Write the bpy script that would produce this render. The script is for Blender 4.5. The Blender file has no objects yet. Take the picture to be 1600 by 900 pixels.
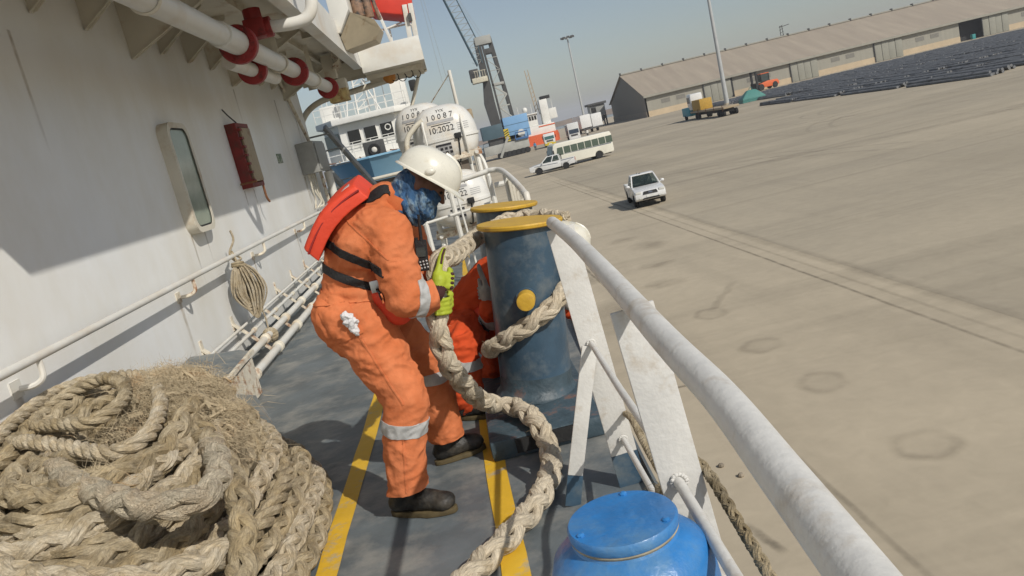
import bpy, bmesh, math, random
from mathutils import Vector, Matrix, noise as mnoise
from mathutils.bvhtree import BVHTree
random.seed(7)
S = bpy.context.scene
R = math.radians
V = Vector

# ------------------------------------------------------------------ camera
# Origin: on the deck below the camera.  +Y runs along the ship, +X to the quay, z = 0 is the deck, the quay is at -3.4.
QZ = -3.4
cam_d = bpy.data.cameras.new('camera')
cam = bpy.data.objects.new('camera', cam_d)
S.collection.objects.link(cam)
_M = ((0.97015277, 0.23991356, 0.03528586), (-0.07913404, 0.17567756, 0.98126204), (-0.22921913, 0.9547664, -0.1894194))
_rot = Matrix(((_M[0][0], _M[0][1], -_M[0][2]), (_M[1][0], _M[1][1], -_M[1][2]), (_M[2][0], _M[2][1], -_M[2][2]))).to_4x4()
cam.matrix_world = Matrix.Translation((0, 0, 1.6)) @ _rot
cam_d.sensor_width = 36
cam_d.lens = 27.9
cam_d.clip_start = 0.05
cam_d.clip_end = 30000
S.camera = cam

# ------------------------------------------------------------------ sky, sun, exposure
SUN_DIR = V((0.78, -1.0, 1.0)).normalized()          # towards the sun: astern, over the quay
elev = math.asin(SUN_DIR.z)
azim = math.atan2(SUN_DIR.x, SUN_DIR.y)              # from +Y, clockwise
w = bpy.data.worlds.new('World'); S.world = w; w.use_nodes = True
wn = w.node_tree
bg = wn.nodes['Background']
sky = wn.nodes.new('ShaderNodeTexSky'); sky.sky_type = 'NISHITA'; sky.sun_disc = False
sky.sun_elevation = elev; sky.sun_rotation = azim
sky.altitude = 0; sky.air_density = 1.0; sky.dust_density = 1.1; sky.ozone_density = 1.0
hsv = wn.nodes.new('ShaderNodeHueSaturation'); hsv.inputs['Saturation'].default_value = 0.8
wn.links.new(sky.outputs[0], hsv.inputs['Color'])
wn.links.new(hsv.outputs[0], bg.inputs[0]); bg.inputs[1].default_value = 0.082
sd = bpy.data.lights.new('sun', 'SUN'); sd.energy = 3.6; sd.angle = R(0.6); sd.color = (1.0, 0.95, 0.87)
so = bpy.data.objects.new('sun', sd); S.collection.objects.link(so)
so.rotation_euler = SUN_DIR.to_track_quat('Z', 'Y').to_euler()
so.location = (6, -8, 12)
S.view_settings.view_transform = 'Standard'; S.view_settings.look = 'None'
S.view_settings.exposure = 0.0; S.view_settings.gamma = 1.0; S.view_settings.use_curve_mapping = False
S.cycles.max_bounces = 6; S.cycles.diffuse_bounces = 4; S.cycles.glossy_bounces = 3; S.cycles.transmission_bounces = 4
S.cycles.volume_bounces = 0; S.cycles.use_denoising = True
S.cycles.sample_clamp_indirect = 4.0

# ------------------------------------------------------------------ mesh builder
BASE = {}
def link(o): S.collection.objects.link(o); return o
def tag(o, label=None, cat=None, group=None, kind=None):
    if label: o['label'] = label
    if cat: o['category'] = cat
    if group: o['group'] = group
    if kind: o['kind'] = kind
    return o
def thing(name, label, cat, loc=(0, 0, 0), group=None):
    o = bpy.data.objects.new(name, None); o.empty_display_size = 0.2
    o.location = loc; link(o); BASE[o] = V(loc)
    return tag(o, label, cat, group)

class MB:
    def __init__(s): s.v = []; s.f = []; s.xf = None
    def add(s, vs, fs):
        n = len(s.v)
        if s.xf is not None: vs = [s.xf @ V(p) for p in vs]
        s.v += [tuple(p) for p in vs]; s.f += [tuple(i + n for i in q) for q in fs]
        return s
    def box(s, a, b, rot=None):                       # by two corners
        x0, y0, z0 = a; x1, y1, z1 = b
        if x0 > x1: x0, x1 = x1, x0
        if y0 > y1: y0, y1 = y1, y0
        if z0 > z1: z0, z1 = z1, z0
        vs = [V(p) for p in ((x0, y0, z0), (x1, y0, z0), (x1, y1, z0), (x0, y1, z0), (x0, y0, z1), (x1, y0, z1), (x1, y1, z1), (x0, y1, z1))]
        if rot is not None:
            c = V(((x0 + x1) / 2, (y0 + y1) / 2, (z0 + z1) / 2)); vs = [c + rot @ (p - c) for p in vs]
        return s.add(vs, ((3, 2, 1, 0), (4, 5, 6, 7), (0, 1, 5, 4), (1, 2, 6, 5), (2, 3, 7, 6), (3, 0, 4, 7)))
    def bar(s, p, q, w, t, side=(0, 0, 1)):           # rectangular bar from p to q, width w along side, thickness t
        p, q = V(p), V(q); d = (q - p).normalized(); u = V(side); u = (u - d * u.dot(d)).normalized(); n = d.cross(u)
        vs = []
        for c in (p, q):
            for a, b in ((-1, -1), (1, -1), (1, 1), (-1, 1)): vs.append(c + u * (a * w / 2) + n * (b * t / 2))
        return s.add(vs, ((0, 1, 2, 3), (7, 6, 5, 4), (0, 4, 5, 1), (1, 5, 6, 2), (2, 6, 7, 3), (3, 7, 4, 0)))
    def tube(s, pts, r, n=8, cap=True, ref=None):
        pts = [V(p) for p in pts]; k = len(pts)
        rr = r if hasattr(r, '__len__') else [r] * k
        d0 = (pts[1] - pts[0]).normalized()
        u = V((0, 0, 1)) if abs(d0.z) < 0.9 else V((1, 0, 0))
        u = (u - d0 * u.dot(d0)).normalized(); vs = []
        for i in range(k):
            d = (pts[min(i + 1, k - 1)] - pts[max(i - 1, 0)]).normalized()
            u = (u - d * u.dot(d))
            u = u.normalized() if u.length > 1e-6 else d.orthogonal().normalized()
            b = d.cross(u)
            for j in range(n):
                a = 2 * math.pi * j / n; vs.append(pts[i] + (u * math.cos(a) + b * math.sin(a)) * rr[i])
        fs = [(i * n + j, i * n + (j + 1) % n, (i + 1) * n + (j + 1) % n, (i + 1) * n + j) for i in range(k - 1) for j in range(n)]
        if cap: fs += [tuple(range(n))[::-1], tuple((k - 1) * n + j for j in range(n))]
        return s.add(vs, fs)
    def cyl(s, p, q, r, r2=None, n=16): return s.tube([p, q], [r, r if r2 is None else r2], n)
    def lathe(s, prof, org=(0, 0, 0), ax=(0, 0, 1), n=24):
        ax = V(ax).normalized(); u = ax.orthogonal().normalized(); b = ax.cross(u); o = V(org); vs = []
        for r, h in prof:
            for j in range(n):
                a = 2 * math.pi * j / n; vs.append(o + ax * h + (u * math.cos(a) + b * math.sin(a)) * max(r, 1e-4))
        k = len(prof)
        fs = [(i * n + j, i * n + (j + 1) % n, (i + 1) * n + (j + 1) % n, (i + 1) * n + j) for i in range(k - 1) for j in range(n)]
        fs += [tuple(range(n))[::-1], tuple((k - 1) * n + j for j in range(n))]
        return s.add(vs, fs)
    def prism(s, poly, ext):                           # planar polygon swept by ext
        e = V(ext); p = [V(q) for q in poly]; n = len(p)
        fs = [tuple(range(n))[::-1], tuple(range(n, 2 * n))] + [(i, (i + 1) % n, n + (i + 1) % n, n + i) for i in range(n)]
        return s.add(p + [q + e for q in p], fs)
    def loft(s, rings, cap=True):
        n = len(rings[0]); vs = [p for r_ in rings for p in r_]
        fs = [(i * n + j, i * n + (j + 1) % n, (i + 1) * n + (j + 1) % n, (i + 1) * n + j) for i in range(len(rings) - 1) for j in range(n)]
        if cap: fs += [tuple(range(n))[::-1], tuple((len(rings) - 1) * n + j for j in range(n))]
        return s.add(vs, fs)
    def ell(s, c, r, n=14, m=8, rot=None):
        vs = []; c = V(c)
        for i in range(m + 1):
            t = math.pi * i / m
            for j in range(n):
                a = 2 * math.pi * j / n
                p = V((r[0] * math.sin(t) * math.cos(a), r[1] * math.sin(t) * math.sin(a), r[2] * math.cos(t)))
                vs.append(c + (rot @ p if rot is not None else p))
        fs = [((i + 1) * n + j, (i + 1) * n + (j + 1) % n, i * n + (j + 1) % n, i * n + j) for i in range(m) for j in range(n)]
        return s.add(vs, fs)
    def torus(s, c, ax, Rr, r, n=24, m=8, a0=0, a1=360, flat=1.0):
        ax = V(ax).normalized(); u = ax.orthogonal().normalized(); b = ax.cross(u); c = V(c); vs = []
        full = abs(a1 - a0) >= 360; k = n if full else n + 1
        for i in range(k):
            a = R(a0 + (a1 - a0) * i / n); d = u * math.cos(a) + b * math.sin(a)
            for j in range(m):
                t = 2 * math.pi * j / m; vs.append(c + d * (Rr + r * math.cos(t)) + ax * (r * flat * math.sin(t)))
        fs = []
        for i in range(n):
            i2 = (i + 1) % k
            fs += [(i * m + j, i2 * m + j, i2 * m + (j + 1) % m, i * m + (j + 1) % m) for j in range(m)]
        if not full: fs += [tuple(range(m)), tuple(n * m + j for j in range(m))[::-1]]
        return s.add(vs, fs)
    def build(s, name, mat, parent=None, bev=0.0, seg=2, smooth=None, loc=None, clean=False):
        me = bpy.data.meshes.new(name); o = bpy.data.objects.new(name, me); link(o)
        if parent is not None:
            base = BASE[parent]; o.parent = parent
        elif loc is not None: base = V(loc); o.location = base
        else:
            xs = [p[0] for p in s.v]; ys = [p[1] for p in s.v]; zs = [p[2] for p in s.v]
            base = V(((min(xs) + max(xs)) / 2, (min(ys) + max(ys)) / 2, min(zs))); o.location = base
        BASE[o] = base
        me.from_pydata([(p[0] - base.x, p[1] - base.y, p[2] - base.z) for p in s.v], [], s.f)
        bm = bmesh.new(); bm.from_mesh(me)
        if clean: bmesh.ops.remove_doubles(bm, verts=bm.verts, dist=1e-4)
        bmesh.ops.recalc_face_normals(bm, faces=bm.faces)
        if bev > 0:
            es = [e for e in bm.edges if len(e.link_faces) == 2 and e.calc_face_angle(0) > R(32)]
            try: bmesh.ops.bevel(bm, geom=es, offset=bev, segments=seg, profile=0.6, affect='EDGES', clamp_overlap=True)
            except Exception: pass
        sm = smooth if smooth is not None else True
        for f in bm.faces: f.smooth = sm
        if sm:
            for e in bm.edges: e.smooth = e.calc_face_angle(0) < R(38) if len(e.link_faces) == 2 else False
        bm.to_mesh(me); bm.free()
        me.materials.append(mat)
        return o
def kids(o): return [c for c in bpy.data.objects if c.parent == o]
def copy_tree(o, parent=None, delta=None, label=None):
    c = o.copy(); link(c); c.parent = parent
    if delta is not None: c.location = c.location + V(delta)
    if label: c['label'] = label
    for ch in o.children: copy_tree(ch, c)
    return c
def spline(pts, n=8, closed=False):                    # Catmull-Rom
    P = [V(p) for p in pts]; out = []; k = len(P)
    rng = range(k if closed else k - 1)
    for i in rng:
        if closed: a, b, c, d = P[(i - 1) % k], P[i], P[(i + 1) % k], P[(i + 2) % k]
        else: a, b, c, d = P[max(i - 1, 0)], P[i], P[i + 1], P[min(i + 2, k - 1)]
        for j in range(n):
            t = j / n
            out.append(0.5 * ((2 * b) + (c - a) * t + (2 * a - 5 * b + 4 * c - d) * t * t + (3 * b - a - 3 * c + d) * t ** 3))
    if not closed: out.append(P[-1])
    return out
def resample(pts, step):
    out = [pts[0].copy()]; acc = 0.0
    for a, b in zip(pts, pts[1:]):
        L = (b - a).length
        if L < 1e-9: continue
        t = step - acc
        while t <= L: out.append(a + (b - a) * (t / L)); t += step
        acc = (acc + L) % step if L + acc >= step else acc + L
    return out

# ------------------------------------------------------------------ materials
MATS = {}
def mat(name, col, rough=0.55, metal=0.0, var=0.25, scale=6.0, col2=None, amt2=0.5, scale2=3.0, det2=6.0, edge2=0.12, bump=0.15, bscale=40.0, spec=0.4, coat=0.0, stretch=None, sub=0.0):
    m = bpy.data.materials.new(name); m.use_nodes = True; t = m.node_tree; N = t.nodes; L = t.links
    b = N['Principled BSDF']; b.inputs['Roughness'].default_value = rough; b.inputs['Metallic'].default_value = metal
    b.inputs['Specular IOR Level'].default_value = spec
    if coat: b.inputs['Coat Weight'].default_value = coat; b.inputs['Coat Roughness'].default_value = 0.12
    tc = N.new('ShaderNodeTexCoord'); src = tc.outputs['Object']
    if stretch:
        mp = N.new('ShaderNodeMapping'); mp.inputs['Scale'].default_value = stretch; L.new(src, mp.inputs[0]); src = mp.outputs[0]
    n1 = N.new('ShaderNodeTexNoise'); n1.inputs['Scale'].default_value = scale; n1.inputs['Detail'].default_value = 6; n1.inputs['Roughness'].default_value = 0.62
    L.new(src, n1.inputs['Vector'])
    cr = N.new('ShaderNodeMapRange'); cr.inputs['From Min'].default_value = 0.3; cr.inputs['From Max'].default_value = 0.7
    cr.inputs['To Min'].default_value = 1 - var; cr.inputs['To Max'].default_value = 1 + var * 0.55
    L.new(n1.outputs['Fac'], cr.inputs['Value'])
    mx = N.new('ShaderNodeMix'); mx.data_type = 'RGBA'; mx.blend_type = 'MULTIPLY'; mx.inputs['Factor'].default_value = 1
    mx.inputs[6].default_value = (*col, 1); L.new(cr.outputs[0], mx.inputs[7]); out = mx.outputs[2]
    if col2:
        n2 = N.new('ShaderNodeTexNoise'); n2.inputs['Scale'].default_value = scale2; n2.inputs['Detail'].default_value = det2; n2.inputs['Roughness'].default_value = 0.68
        L.new(tc.outputs['Object'] if not stretch else src, n2.inputs['Vector'])
        mr = N.new('ShaderNodeMapRange'); c = 1 - amt2
        mr.inputs['From Min'].default_value = 0.28 + 0.44 * c - edge2 / 2; mr.inputs['From Max'].default_value = 0.28 + 0.44 * c + edge2 / 2
        L.new(n2.outputs['Fac'], mr.inputs['Value'])
        m2 = N.new('ShaderNodeMix'); m2.data_type = 'RGBA'; L.new(mr.outputs[0], m2.inputs['Factor']); L.new(out, m2.inputs[6]); m2.inputs[7].default_value = (*col2, 1)
        out = m2.outputs[2]
    L.new(out, b.inputs['Base Color'])
    rr = N.new('ShaderNodeMapRange'); rr.inputs['To Min'].default_value = max(0.03, rough - 0.12); rr.inputs['To Max'].default_value = min(1, rough + 0.14)
    L.new(n1.outputs['Fac'], rr.inputs['Value']); L.new(rr.outputs[0], b.inputs['Roughness'])
    if bump:
        nb = N.new('ShaderNodeTexNoise'); nb.inputs['Scale'].default_value = bscale; nb.inputs['Detail'].default_value = 5
        L.new(src, nb.inputs['Vector'])
        bp = N.new('ShaderNodeBump'); bp.inputs['Strength'].default_value = bump; bp.inputs['Distance'].default_value = 0.02
        L.new(nb.outputs['Fac'], bp.inputs['Height']); L.new(bp.outputs[0], b.inputs['Normal'])
    MATS[name] = m
    return m
def glass(name, col, rough=0.05):
    m = mat(name, col, rough, var=0.15, bump=0, spec=0.6)
    return m
white = mat('white_paint', (0.66, 0.65, 0.60), 0.42, var=0.06, scale=3, col2=(0.55, 0.47, 0.36), amt2=0.17, scale2=1.4, edge2=0.3, bump=0.06, bscale=12)
cream = mat('cream_paint', (0.62, 0.58, 0.48), 0.5, var=0.1, scale=3, col2=(0.4, 0.28, 0.16), amt2=0.16, scale2=2.5, edge2=0.2, bump=0.08)
wallw = mat('wall_paint', (0.83, 0.835, 0.82), 0.5, var=0.06, scale=0.9, col2=(0.70, 0.67, 0.59), amt2=0.34, scale2=0.7, edge2=0.35, bump=0.22, bscale=1.6, stretch=(1, 1, 0.6))
railw = mat('rail_paint', (0.60, 0.59, 0.555), 0.5, var=0.10, scale=9, col2=(0.43, 0.37, 0.29), amt2=0.155, scale2=11, edge2=0.22, bump=0.12, bscale=70)
rusty = mat('rusty_white', (0.68, 0.62, 0.5), 0.6, var=0.2, scale=10, col2=(0.27, 0.12, 0.05), amt2=0.33, scale2=9, edge2=0.15, bump=0.3)
rust = mat('rust', (0.2, 0.085, 0.035), 0.85, var=0.5, scale=20, bump=0.5)
redp = mat('red_paint', (0.27, 0.022, 0.02), 0.5, var=0.2, scale=8, col2=(0.1, 0.015, 0.012), amt2=0.25, scale2=6, bump=0.15)
redb = mat('red_bright', (0.62, 0.05, 0.03), 0.5, var=0.1, scale=5, bump=0.1)
greyp = mat('grey_paint', (0.3, 0.3, 0.28), 0.5, var=0.15, scale=6, bump=0.1)
dgrey = mat('dark_grey', (0.07, 0.07, 0.068), 0.6, var=0.3, scale=8, bump=0.15)
black = mat('black_rubber', (0.018, 0.018, 0.018), 0.65, var=0.3, scale=14, bump=0.2)
tan = mat('tan_paint', (0.36, 0.29, 0.19), 0.6, var=0.2, scale=5, col2=(0.2, 0.1, 0.05), amt2=0.25, scale2=7, bump=0.2)
chrome = mat('bare_metal', (0.55, 0.55, 0.53), 0.35, metal=0.9, var=0.15, bump=0.05)
# ------------------------------------------------------------------ own ship: deck, hull, deckhouse
deckm = mat('deck_paint', (0.125, 0.146, 0.156), 0.45, var=0.35, scale=2.2, col2=(0.27, 0.265, 0.24), amt2=0.33, scale2=2.6, det2=9, edge2=0.22, bump=0.5, bscale=7, spec=0.5)
yellow = mat('yellow_line_paint', (0.70, 0.43, 0.035), 0.5, var=0.12, scale=4, col2=(0.4, 0.36, 0.26), amt2=0.2, scale2=6, det2=9, edge2=0.1, bump=0.25, bscale=14)
bluep = mat('bollard_blue', (0.04, 0.078, 0.118), 0.36, var=0.35, scale=4, col2=(0.11, 0.135, 0.15), amt2=0.3, scale2=6, edge2=0.2, bump=0.2, bscale=16, spec=0.5)
bluew = mat('bollard_blue_worn', (0.055, 0.085, 0.105), 0.5, var=0.35, scale=7, col2=(0.17, 0.10, 0.08), amt2=0.24, scale2=7, edge2=0.12, bump=0.4, bscale=22)
capy = mat('cap_yellow', (0.54, 0.33, 0.035), 0.5, var=0.12, scale=6, col2=(0.36, 0.2, 0.05), amt2=0.22, scale2=7, edge2=0.15, bump=0.2, bscale=30)
brightb = mat('bright_blue', (0.028, 0.175, 0.45), 0.34, var=0.25, scale=7, col2=(0.10, 0.23, 0.40), amt2=0.3, scale2=6, edge2=0.2, bump=0.3, bscale=22, spec=0.5, coat=0.1)
hullm = mat('hull_dark', (0.03, 0.04, 0.06), 0.5)

EDGE = [(.28, -3), (.40, .6), (.47, 1.65), (.52, 3.2), (.6, 5), (.68, 7), (.76, 10), (.8, 14), (.6, 20.2)]
m = MB(); poly = [(-7.5, -3, -.03)] + [(x, y, -.03) for x, y in EDGE] + [(-7.5, 20.2, -.03)]
m.prism(poly, (0, 0, .03)); deck = m.build('deck', deckm, smooth=False); tag(deck, 'blue-grey painted steel side deck of the ship', kind='structure')
def stripe(x0, x1, y0, y1, sd):
    rnd = random.Random(sd); m = MB(); n = 60; A = []; B = []
    for i in range(n + 1):
        y = y0 + (y1 - y0) * i / n; j = 0.004
        A.append(V((x0 + rnd.uniform(-j, j) + .012 * math.sin(y * 1.3 + sd), y, .004))); B.append(V((x1 + rnd.uniform(-j, j) + .012 * math.sin(y * 1.3 + sd), y, .004)))
    m.add(A + B, [(i, n + 1 + i, n + 2 + i, i + 1) for i in range(n)])
    return m.build('painted_line', yellow, deck, smooth=False)
stripe(-.965, -.865, -2, 13.5, 1); stripe(-.20, -.095, -2, 4.42 + 9, 5)
m = MB(); n = len(EDGE)
vs = [(x + .0, y, -.01) for x, y in EDGE] + [(x + .05, y, -5.5) for x, y in EDGE]
m.add(vs, [(i, i + 1, n + i + 1, n + i) for i in range(n - 1)])
m.box((-7.4, -3, -5.6), (.2, 20, -.05))
m.build('hull', hullm); o = bpy.data.objects['hull']; tag(o, kind='structure')
# low edge bar (waterway) along the deck edge
m = MB()
for (x0, y0), (x1, y1) in zip(EDGE, EDGE[1:]): m.bar((x0 - .01, y0, .03), (x1 - .01, y1, .03), .06, .012)
m.build('edge_bar', deckm, deck)

DH = thing('deckhouse', 'white steel deckhouse side with overhanging upper deck on the left', 'deckhouse', (-2.45, 6, 0))
WX = -2.45
m = MB(); m.box((-7, -3, 0), (WX, 15.2, 3.55)); m.build('wall', wallw, DH, bev=.02)
# kick plate weld strip where wall meets deck
m = MB(); m.box((WX, -3, .0), (WX + .006, 15.19, .12)); m.build('kick_strip', deckm, DH)
Y0, Y1, FX, FZ = 2.86, 14.0, -1.10, 3.20
m = MB(); m.box((WX - .5, Y0, 3.45), (FX - .012, 16.3, 3.53)); m.build('upper_deck', cream, DH)
m = MB(); m.box((FX - .012, Y0, FZ), (FX, 16.3, 3.62)); m.box((FX - .13, Y0, FZ - .014), (FX + .01, 14, FZ - .001)); m.build('fascia', white, DH)
m = MB(); m.box((WX, Y0 - .012, FZ), (FX, Y0, 3.62)); m.build('fascia', white, DH)
# bracket plates under the overhang
for i in range(14):
    y = 4.05 + .806 * i; deep = (i % 4 == 0); zl = 2.93 if deep else 3.06; xo = -1.45 if deep else -1.95
    m = MB(); m.prism([(WX, y, zl), (WX, y, 3.45), (xo, y, 3.45), (xo, y, 3.40), (WX + .05, y, zl)], (0, .01, 0))
    m.bar((WX + .01, y + .005, zl), (xo, y + .005, 3.40), .055, .008, (0, 1, 0)); m.build('bracket', cream, DH)
    if deep:
        m = MB(); m.box((xo, y, 3.3), (FX - .013, y + .012, 3.45)); m.box((xo, y - .04, 3.29), (FX - .013, y + .05, 3.299)); m.build('beam', cream, DH)
for x in (-1.72, -1.38):
    m = MB(); m.box((x, Y0, 3.37), (x + .01, 14, 3.45)); m.box((x - .025, Y0, 3.362), (x + .035, 14, 3.369)); m.build('stiffener', cream, DH)
# wing platform at the forward end of the overhang
wing = MB(); wing.box((FX + .003, 14, 3.1), (-.04, 14.012, 3.5)); wing.box((-.052, 14.012, 3.1), (-.04, 16.2, 3.5)); wing.box((FX + .003, 16.188, 3.1), (-.053, 16.2, 3.5))
wing.build('wing_bulwark', white, DH, bev=.004)
m = MB(); m.box((FX + .003, 14.013, 3.11), (-.053, 16.187, 3.16)); m.build('wing_floor', cream, DH)
m = MB()
for y in (14.5, 15.1, 15.7): m.box((-2.3, y, 3.2), (FX - .02, y + .012, 3.44)); m.box((FX + .004, y, 3.02), (-.1, y + .012, 3.10))
m.build('wing_beam', cream, DH)
m = MB(); m.tube([(-.07, 15.9, 3.1), (-.21, 15.8, 3.05), (-.64, 15.8, 2.2), (-.9, 15.8, 1.6), (-1.1, 15.8, .0)], .035, 10); m.build('strut', cream, DH)
m = MB(); m.tube(spline([(-2.56, 15.35, 1.2), (-2.56, 15.35, 2.4), (-2.45, 15.35, 2.74), (-2.09, 15.35, 2.93), (-1.5, 15.35, 2.97), (-.86, 15.35, 3.02), (-.35, 15.35, 3.06)], 6), .055, 10); m.build('vent_pipe', cream, DH)
# junction clutter under the wing: cable tray, clamps, lamp
m = MB(); m.box((-1.72, 13.2, 2.86), (-1.34, 13.5, 3.02)); m.box((-1.62, 13.1, 3.03), (-1.44, 13.3, 3.4)); m.build('junction_bracket', cream, DH, bev=.01)
m = MB(); m.box((-1.63, 12.95, 2.66), (-1.33, 13.3, 2.85)); m.build('yellow_box', mat('stained_yellow', (.5, .38, .16), .6, var=.3, scale=12, col2=(.25, .12, .04), amt2=.35, scale2=8), DH, bev=.015)
m = MB()
for i in range(7):
    rnd = random.Random(i); a = V((-1.35 - .03 * i, 12.4 + .2 * i, 3.35))
    m.tube(spline([a, a + V((.08, .1, -.12)), a + V((-.05, .25, -.17)), a + V((.1, .45, -.06))], 5), .014, 6)
m.build('cable', rusty, DH)
orange_l = mat('lamp_orange', (.5, .2, .03), .5)
m = MB(); m.lathe([(.05, .12), (.1, .07), (.12, 0), (.08, -.05)], (-.72, 14.7, 3.02), (.2, -.3, -1), 12); m.build('deck_lamp', orange_l, DH)
m = MB()
for k in range(4): m.torus((-.62 + .13 * k, 14.6, 2.98 - .03 * (k % 2)), (.3, 1, .2), .07, .008, 14, 5, 0, 230)
m.build('lamp_cable', black, DH)
# trunk, winch machinery and rails above the fascia
m = MB(); m.prism([(FX - .05, 11.6, 3.44), (FX - .05, 11.6, 5.2), (-.88, 11.6, 5.2), (-.88, 11.6, 3.72), (-1.07, 11.6, 3.44)], (0, 1.2, 0)); m.build('trunk', white, DH, bev=.008)
m = MB(); m.prism([(-.879, 11.75, 3.70), (-.60, 12.1, 3.60), (-.56, 12.3, 3.50), (-.66, 12.4, 3.36), (-1.09, 12.0, 3.25), (-1.09, 11.7, 3.40)], (0, 1.0, .06)); m.build('drip_plate', mat('beige_plate', (.5, .43, .31), .55, var=.15, scale=5, col2=(.3, .2, .11), amt2=.2), DH)
m = MB(); m.cyl((-.80, 12.3, 3.70), (-.80, 12.3, 3.95), .10, n=12); m.cyl((-.66, 12.3, 3.66), (-.66, 12.3, 4.05), .07, n=12); m.box((-.92, 12.2, 3.95), (-.58, 12.6, 4.1)); m.tube([(-.57, 12.3, 4.1), (-.55, 12.3, 3.8), (-.52, 12.3, 3.6)], .03, 8); m.build('winch', mat('machine_brown', (.24, .15, .1), .6, var=.4, scale=14, col2=(.05, .05, .05), amt2=.4, scale2=9), DH, bev=.01)
m = MB(); pts = [(-1.0, 15.9, 4.0), (-.5, 15.9, 4.0), (-.15, 15.9, 4.0), (-.12, 15.9, 3.95), (-.12, 15.9, 3.5)]; m.tube(pts, .018, 8)
for x in (-.95, -.55): m.tube([(x, 15.9, 3.5), (x, 15.9, 4.0)], .016, 8)
m.tube([(-1.0, 15.0, 3.8), (-.3, 15.9, 4.05)], .016, 8); m.build('wing_rail', white, DH)
m = MB(); m.bar((-.52, 15.4, 3.5), (-.68, 15.4, 4.35), .055, .03); m.bar((-.22, 15.6, 3.5), (-.16, 15.6, 4.3), .09, .05); m.bar((-.1, 15.6, 3.5), (-.05, 15.6, 4.3), .09, .05); m.box((-.85, 15.3, 3.45), (-.35, 15.7, 3.58)); m.build('davit_post', white, DH, bev=.008)
m = MB(); m.prism([(-.95, 15.6, 4.9), (-.95, 15.6, 4.50), (-.82, 15.6, 4.32), (-.12, 15.6, 4.10), (-.02, 15.6, 4.13), (.02, 15.6, 4.9)], (0, 1.3, .05))
o = m.build('rescue_boat', redb, bev=.02); tag(o, 'red boat hull hanging over the upper deck edge at the top', 'boat')
m = MB(); m.box((-.14, 15.5, 3.98), (-.08, 15.56, 4.12)); m.build('boat_chock', dgrey, DH)

# wall window
WN = []
def rrect(y0, y1, z0, z1, r, x, n=6):
    p = []
    for cy, cz, a0 in ((y1 - r, z1 - r, 0), (y0 + r, z1 - r, 90), (y0 + r, z0 + r, 180), (y1 - r, z0 + r, 270)):
        for k in range(n + 1):
            a = R(a0 + 90 * k / n); p.append(V((x, cy + r * math.cos(a), cz + r * math.sin(a))))
    return p
m = MB(); xo = WX + .10
o1 = rrect(7.28, 7.86, 1.36, 2.37, .13, WX); o2 = rrect(7.28, 7.86, 1.36, 2.37, .13, xo); i2 = rrect(7.33, 7.81, 1.41, 2.32, .10, xo); i1 = rrect(7.33, 7.81, 1.41, 2.32, .10, WX + .07)
m.loft([o1, o2, i2, i1], cap=False); wf = m.build('window', cream, DH)
m = MB(); g = rrect(7.33, 7.81, 1.41, 2.32, .10, WX + .078); m.prism(g, (.008, 0, 0)); m.build('pane', glass('window_glass', (.27, .32, .26), .08), wf)  # pane base colour holds the grey-green reflection of sky and quay
m = MB(); m.loft([rrect(7.325, 7.815, 1.405, 2.325, .1, WX + .086), rrect(7.325, 7.815, 1.405, 2.325, .1, WX + .094), rrect(7.345, 7.795, 1.425, 2.305, .085, WX + .094)], cap=False); m.build('gasket', black, wf)
# red fire-hose box
boxred = mat('box_red', (.20, .022, .018), .55, var=.3, scale=9, col2=(.10, .03, .02), amt2=.35, scale2=8, edge2=.2)
fb = thing('fire_hose_box', 'rusty red box with tan cover mounted on the white wall', 'box', (-2.35, 9.8, 1.62))
m = MB(); m.box((WX, 9.55, 1.66), (WX + .13, 9.62, 2.42)); m.box((WX, 10.08, 1.66), (WX + .13, 10.14, 2.42)); m.box((WX, 9.62, 2.37), (WX + .13, 10.08, 2.42)); m.box((WX, 9.62, 1.66), (WX + .13, 10.08, 1.71)); m.build('frame', boxred, fb, bev=.006)
m = MB(); m.box((WX + .126, 9.63, 1.72), (WX + .155, 10.07, 2.36)); m.build('cover', tan, fb, bev=.008)
m = MB()
for k in range(7): m.box((WX + .13, 9.545, 1.72 + .1 * k), (WX + .165, 9.64, 1.75 + .1 * k))
m.build('clip', boxred, fb)
m = MB(); m.tube([(WX + .02, 9.6, 2.6), (WX + .06, 9.62, 2.52), (WX + .1, 9.75, 2.43)], .008, 6); m.build('hook', dgrey, fb)
m = MB(); m.tube([(WX + .02, 9.45, 1.72), (WX + .22, 9.40, 1.72)], .012, 8); m.build('latch', rust, fb); m = MB(); m.tube(spline([(WX + .15, 9.95, 1.66), (WX + .15, 9.95, 1.52), (WX + .16, 10.0, 1.45)], 4), .014, 6); m.build('latch', rust, fb)
# green notice plate
m = MB(); m.box((WX, 11.9, 1.92), (WX + .012, 12.2, 2.06)); o = m.build('notice_plate', mat('green_plate', (.12, .17, .1), .5, col2=(.4, .42, .35), amt2=.4, scale2=16), bev=.002); tag(o, 'small green notice plate on the wall past the red box', 'sign')
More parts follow.
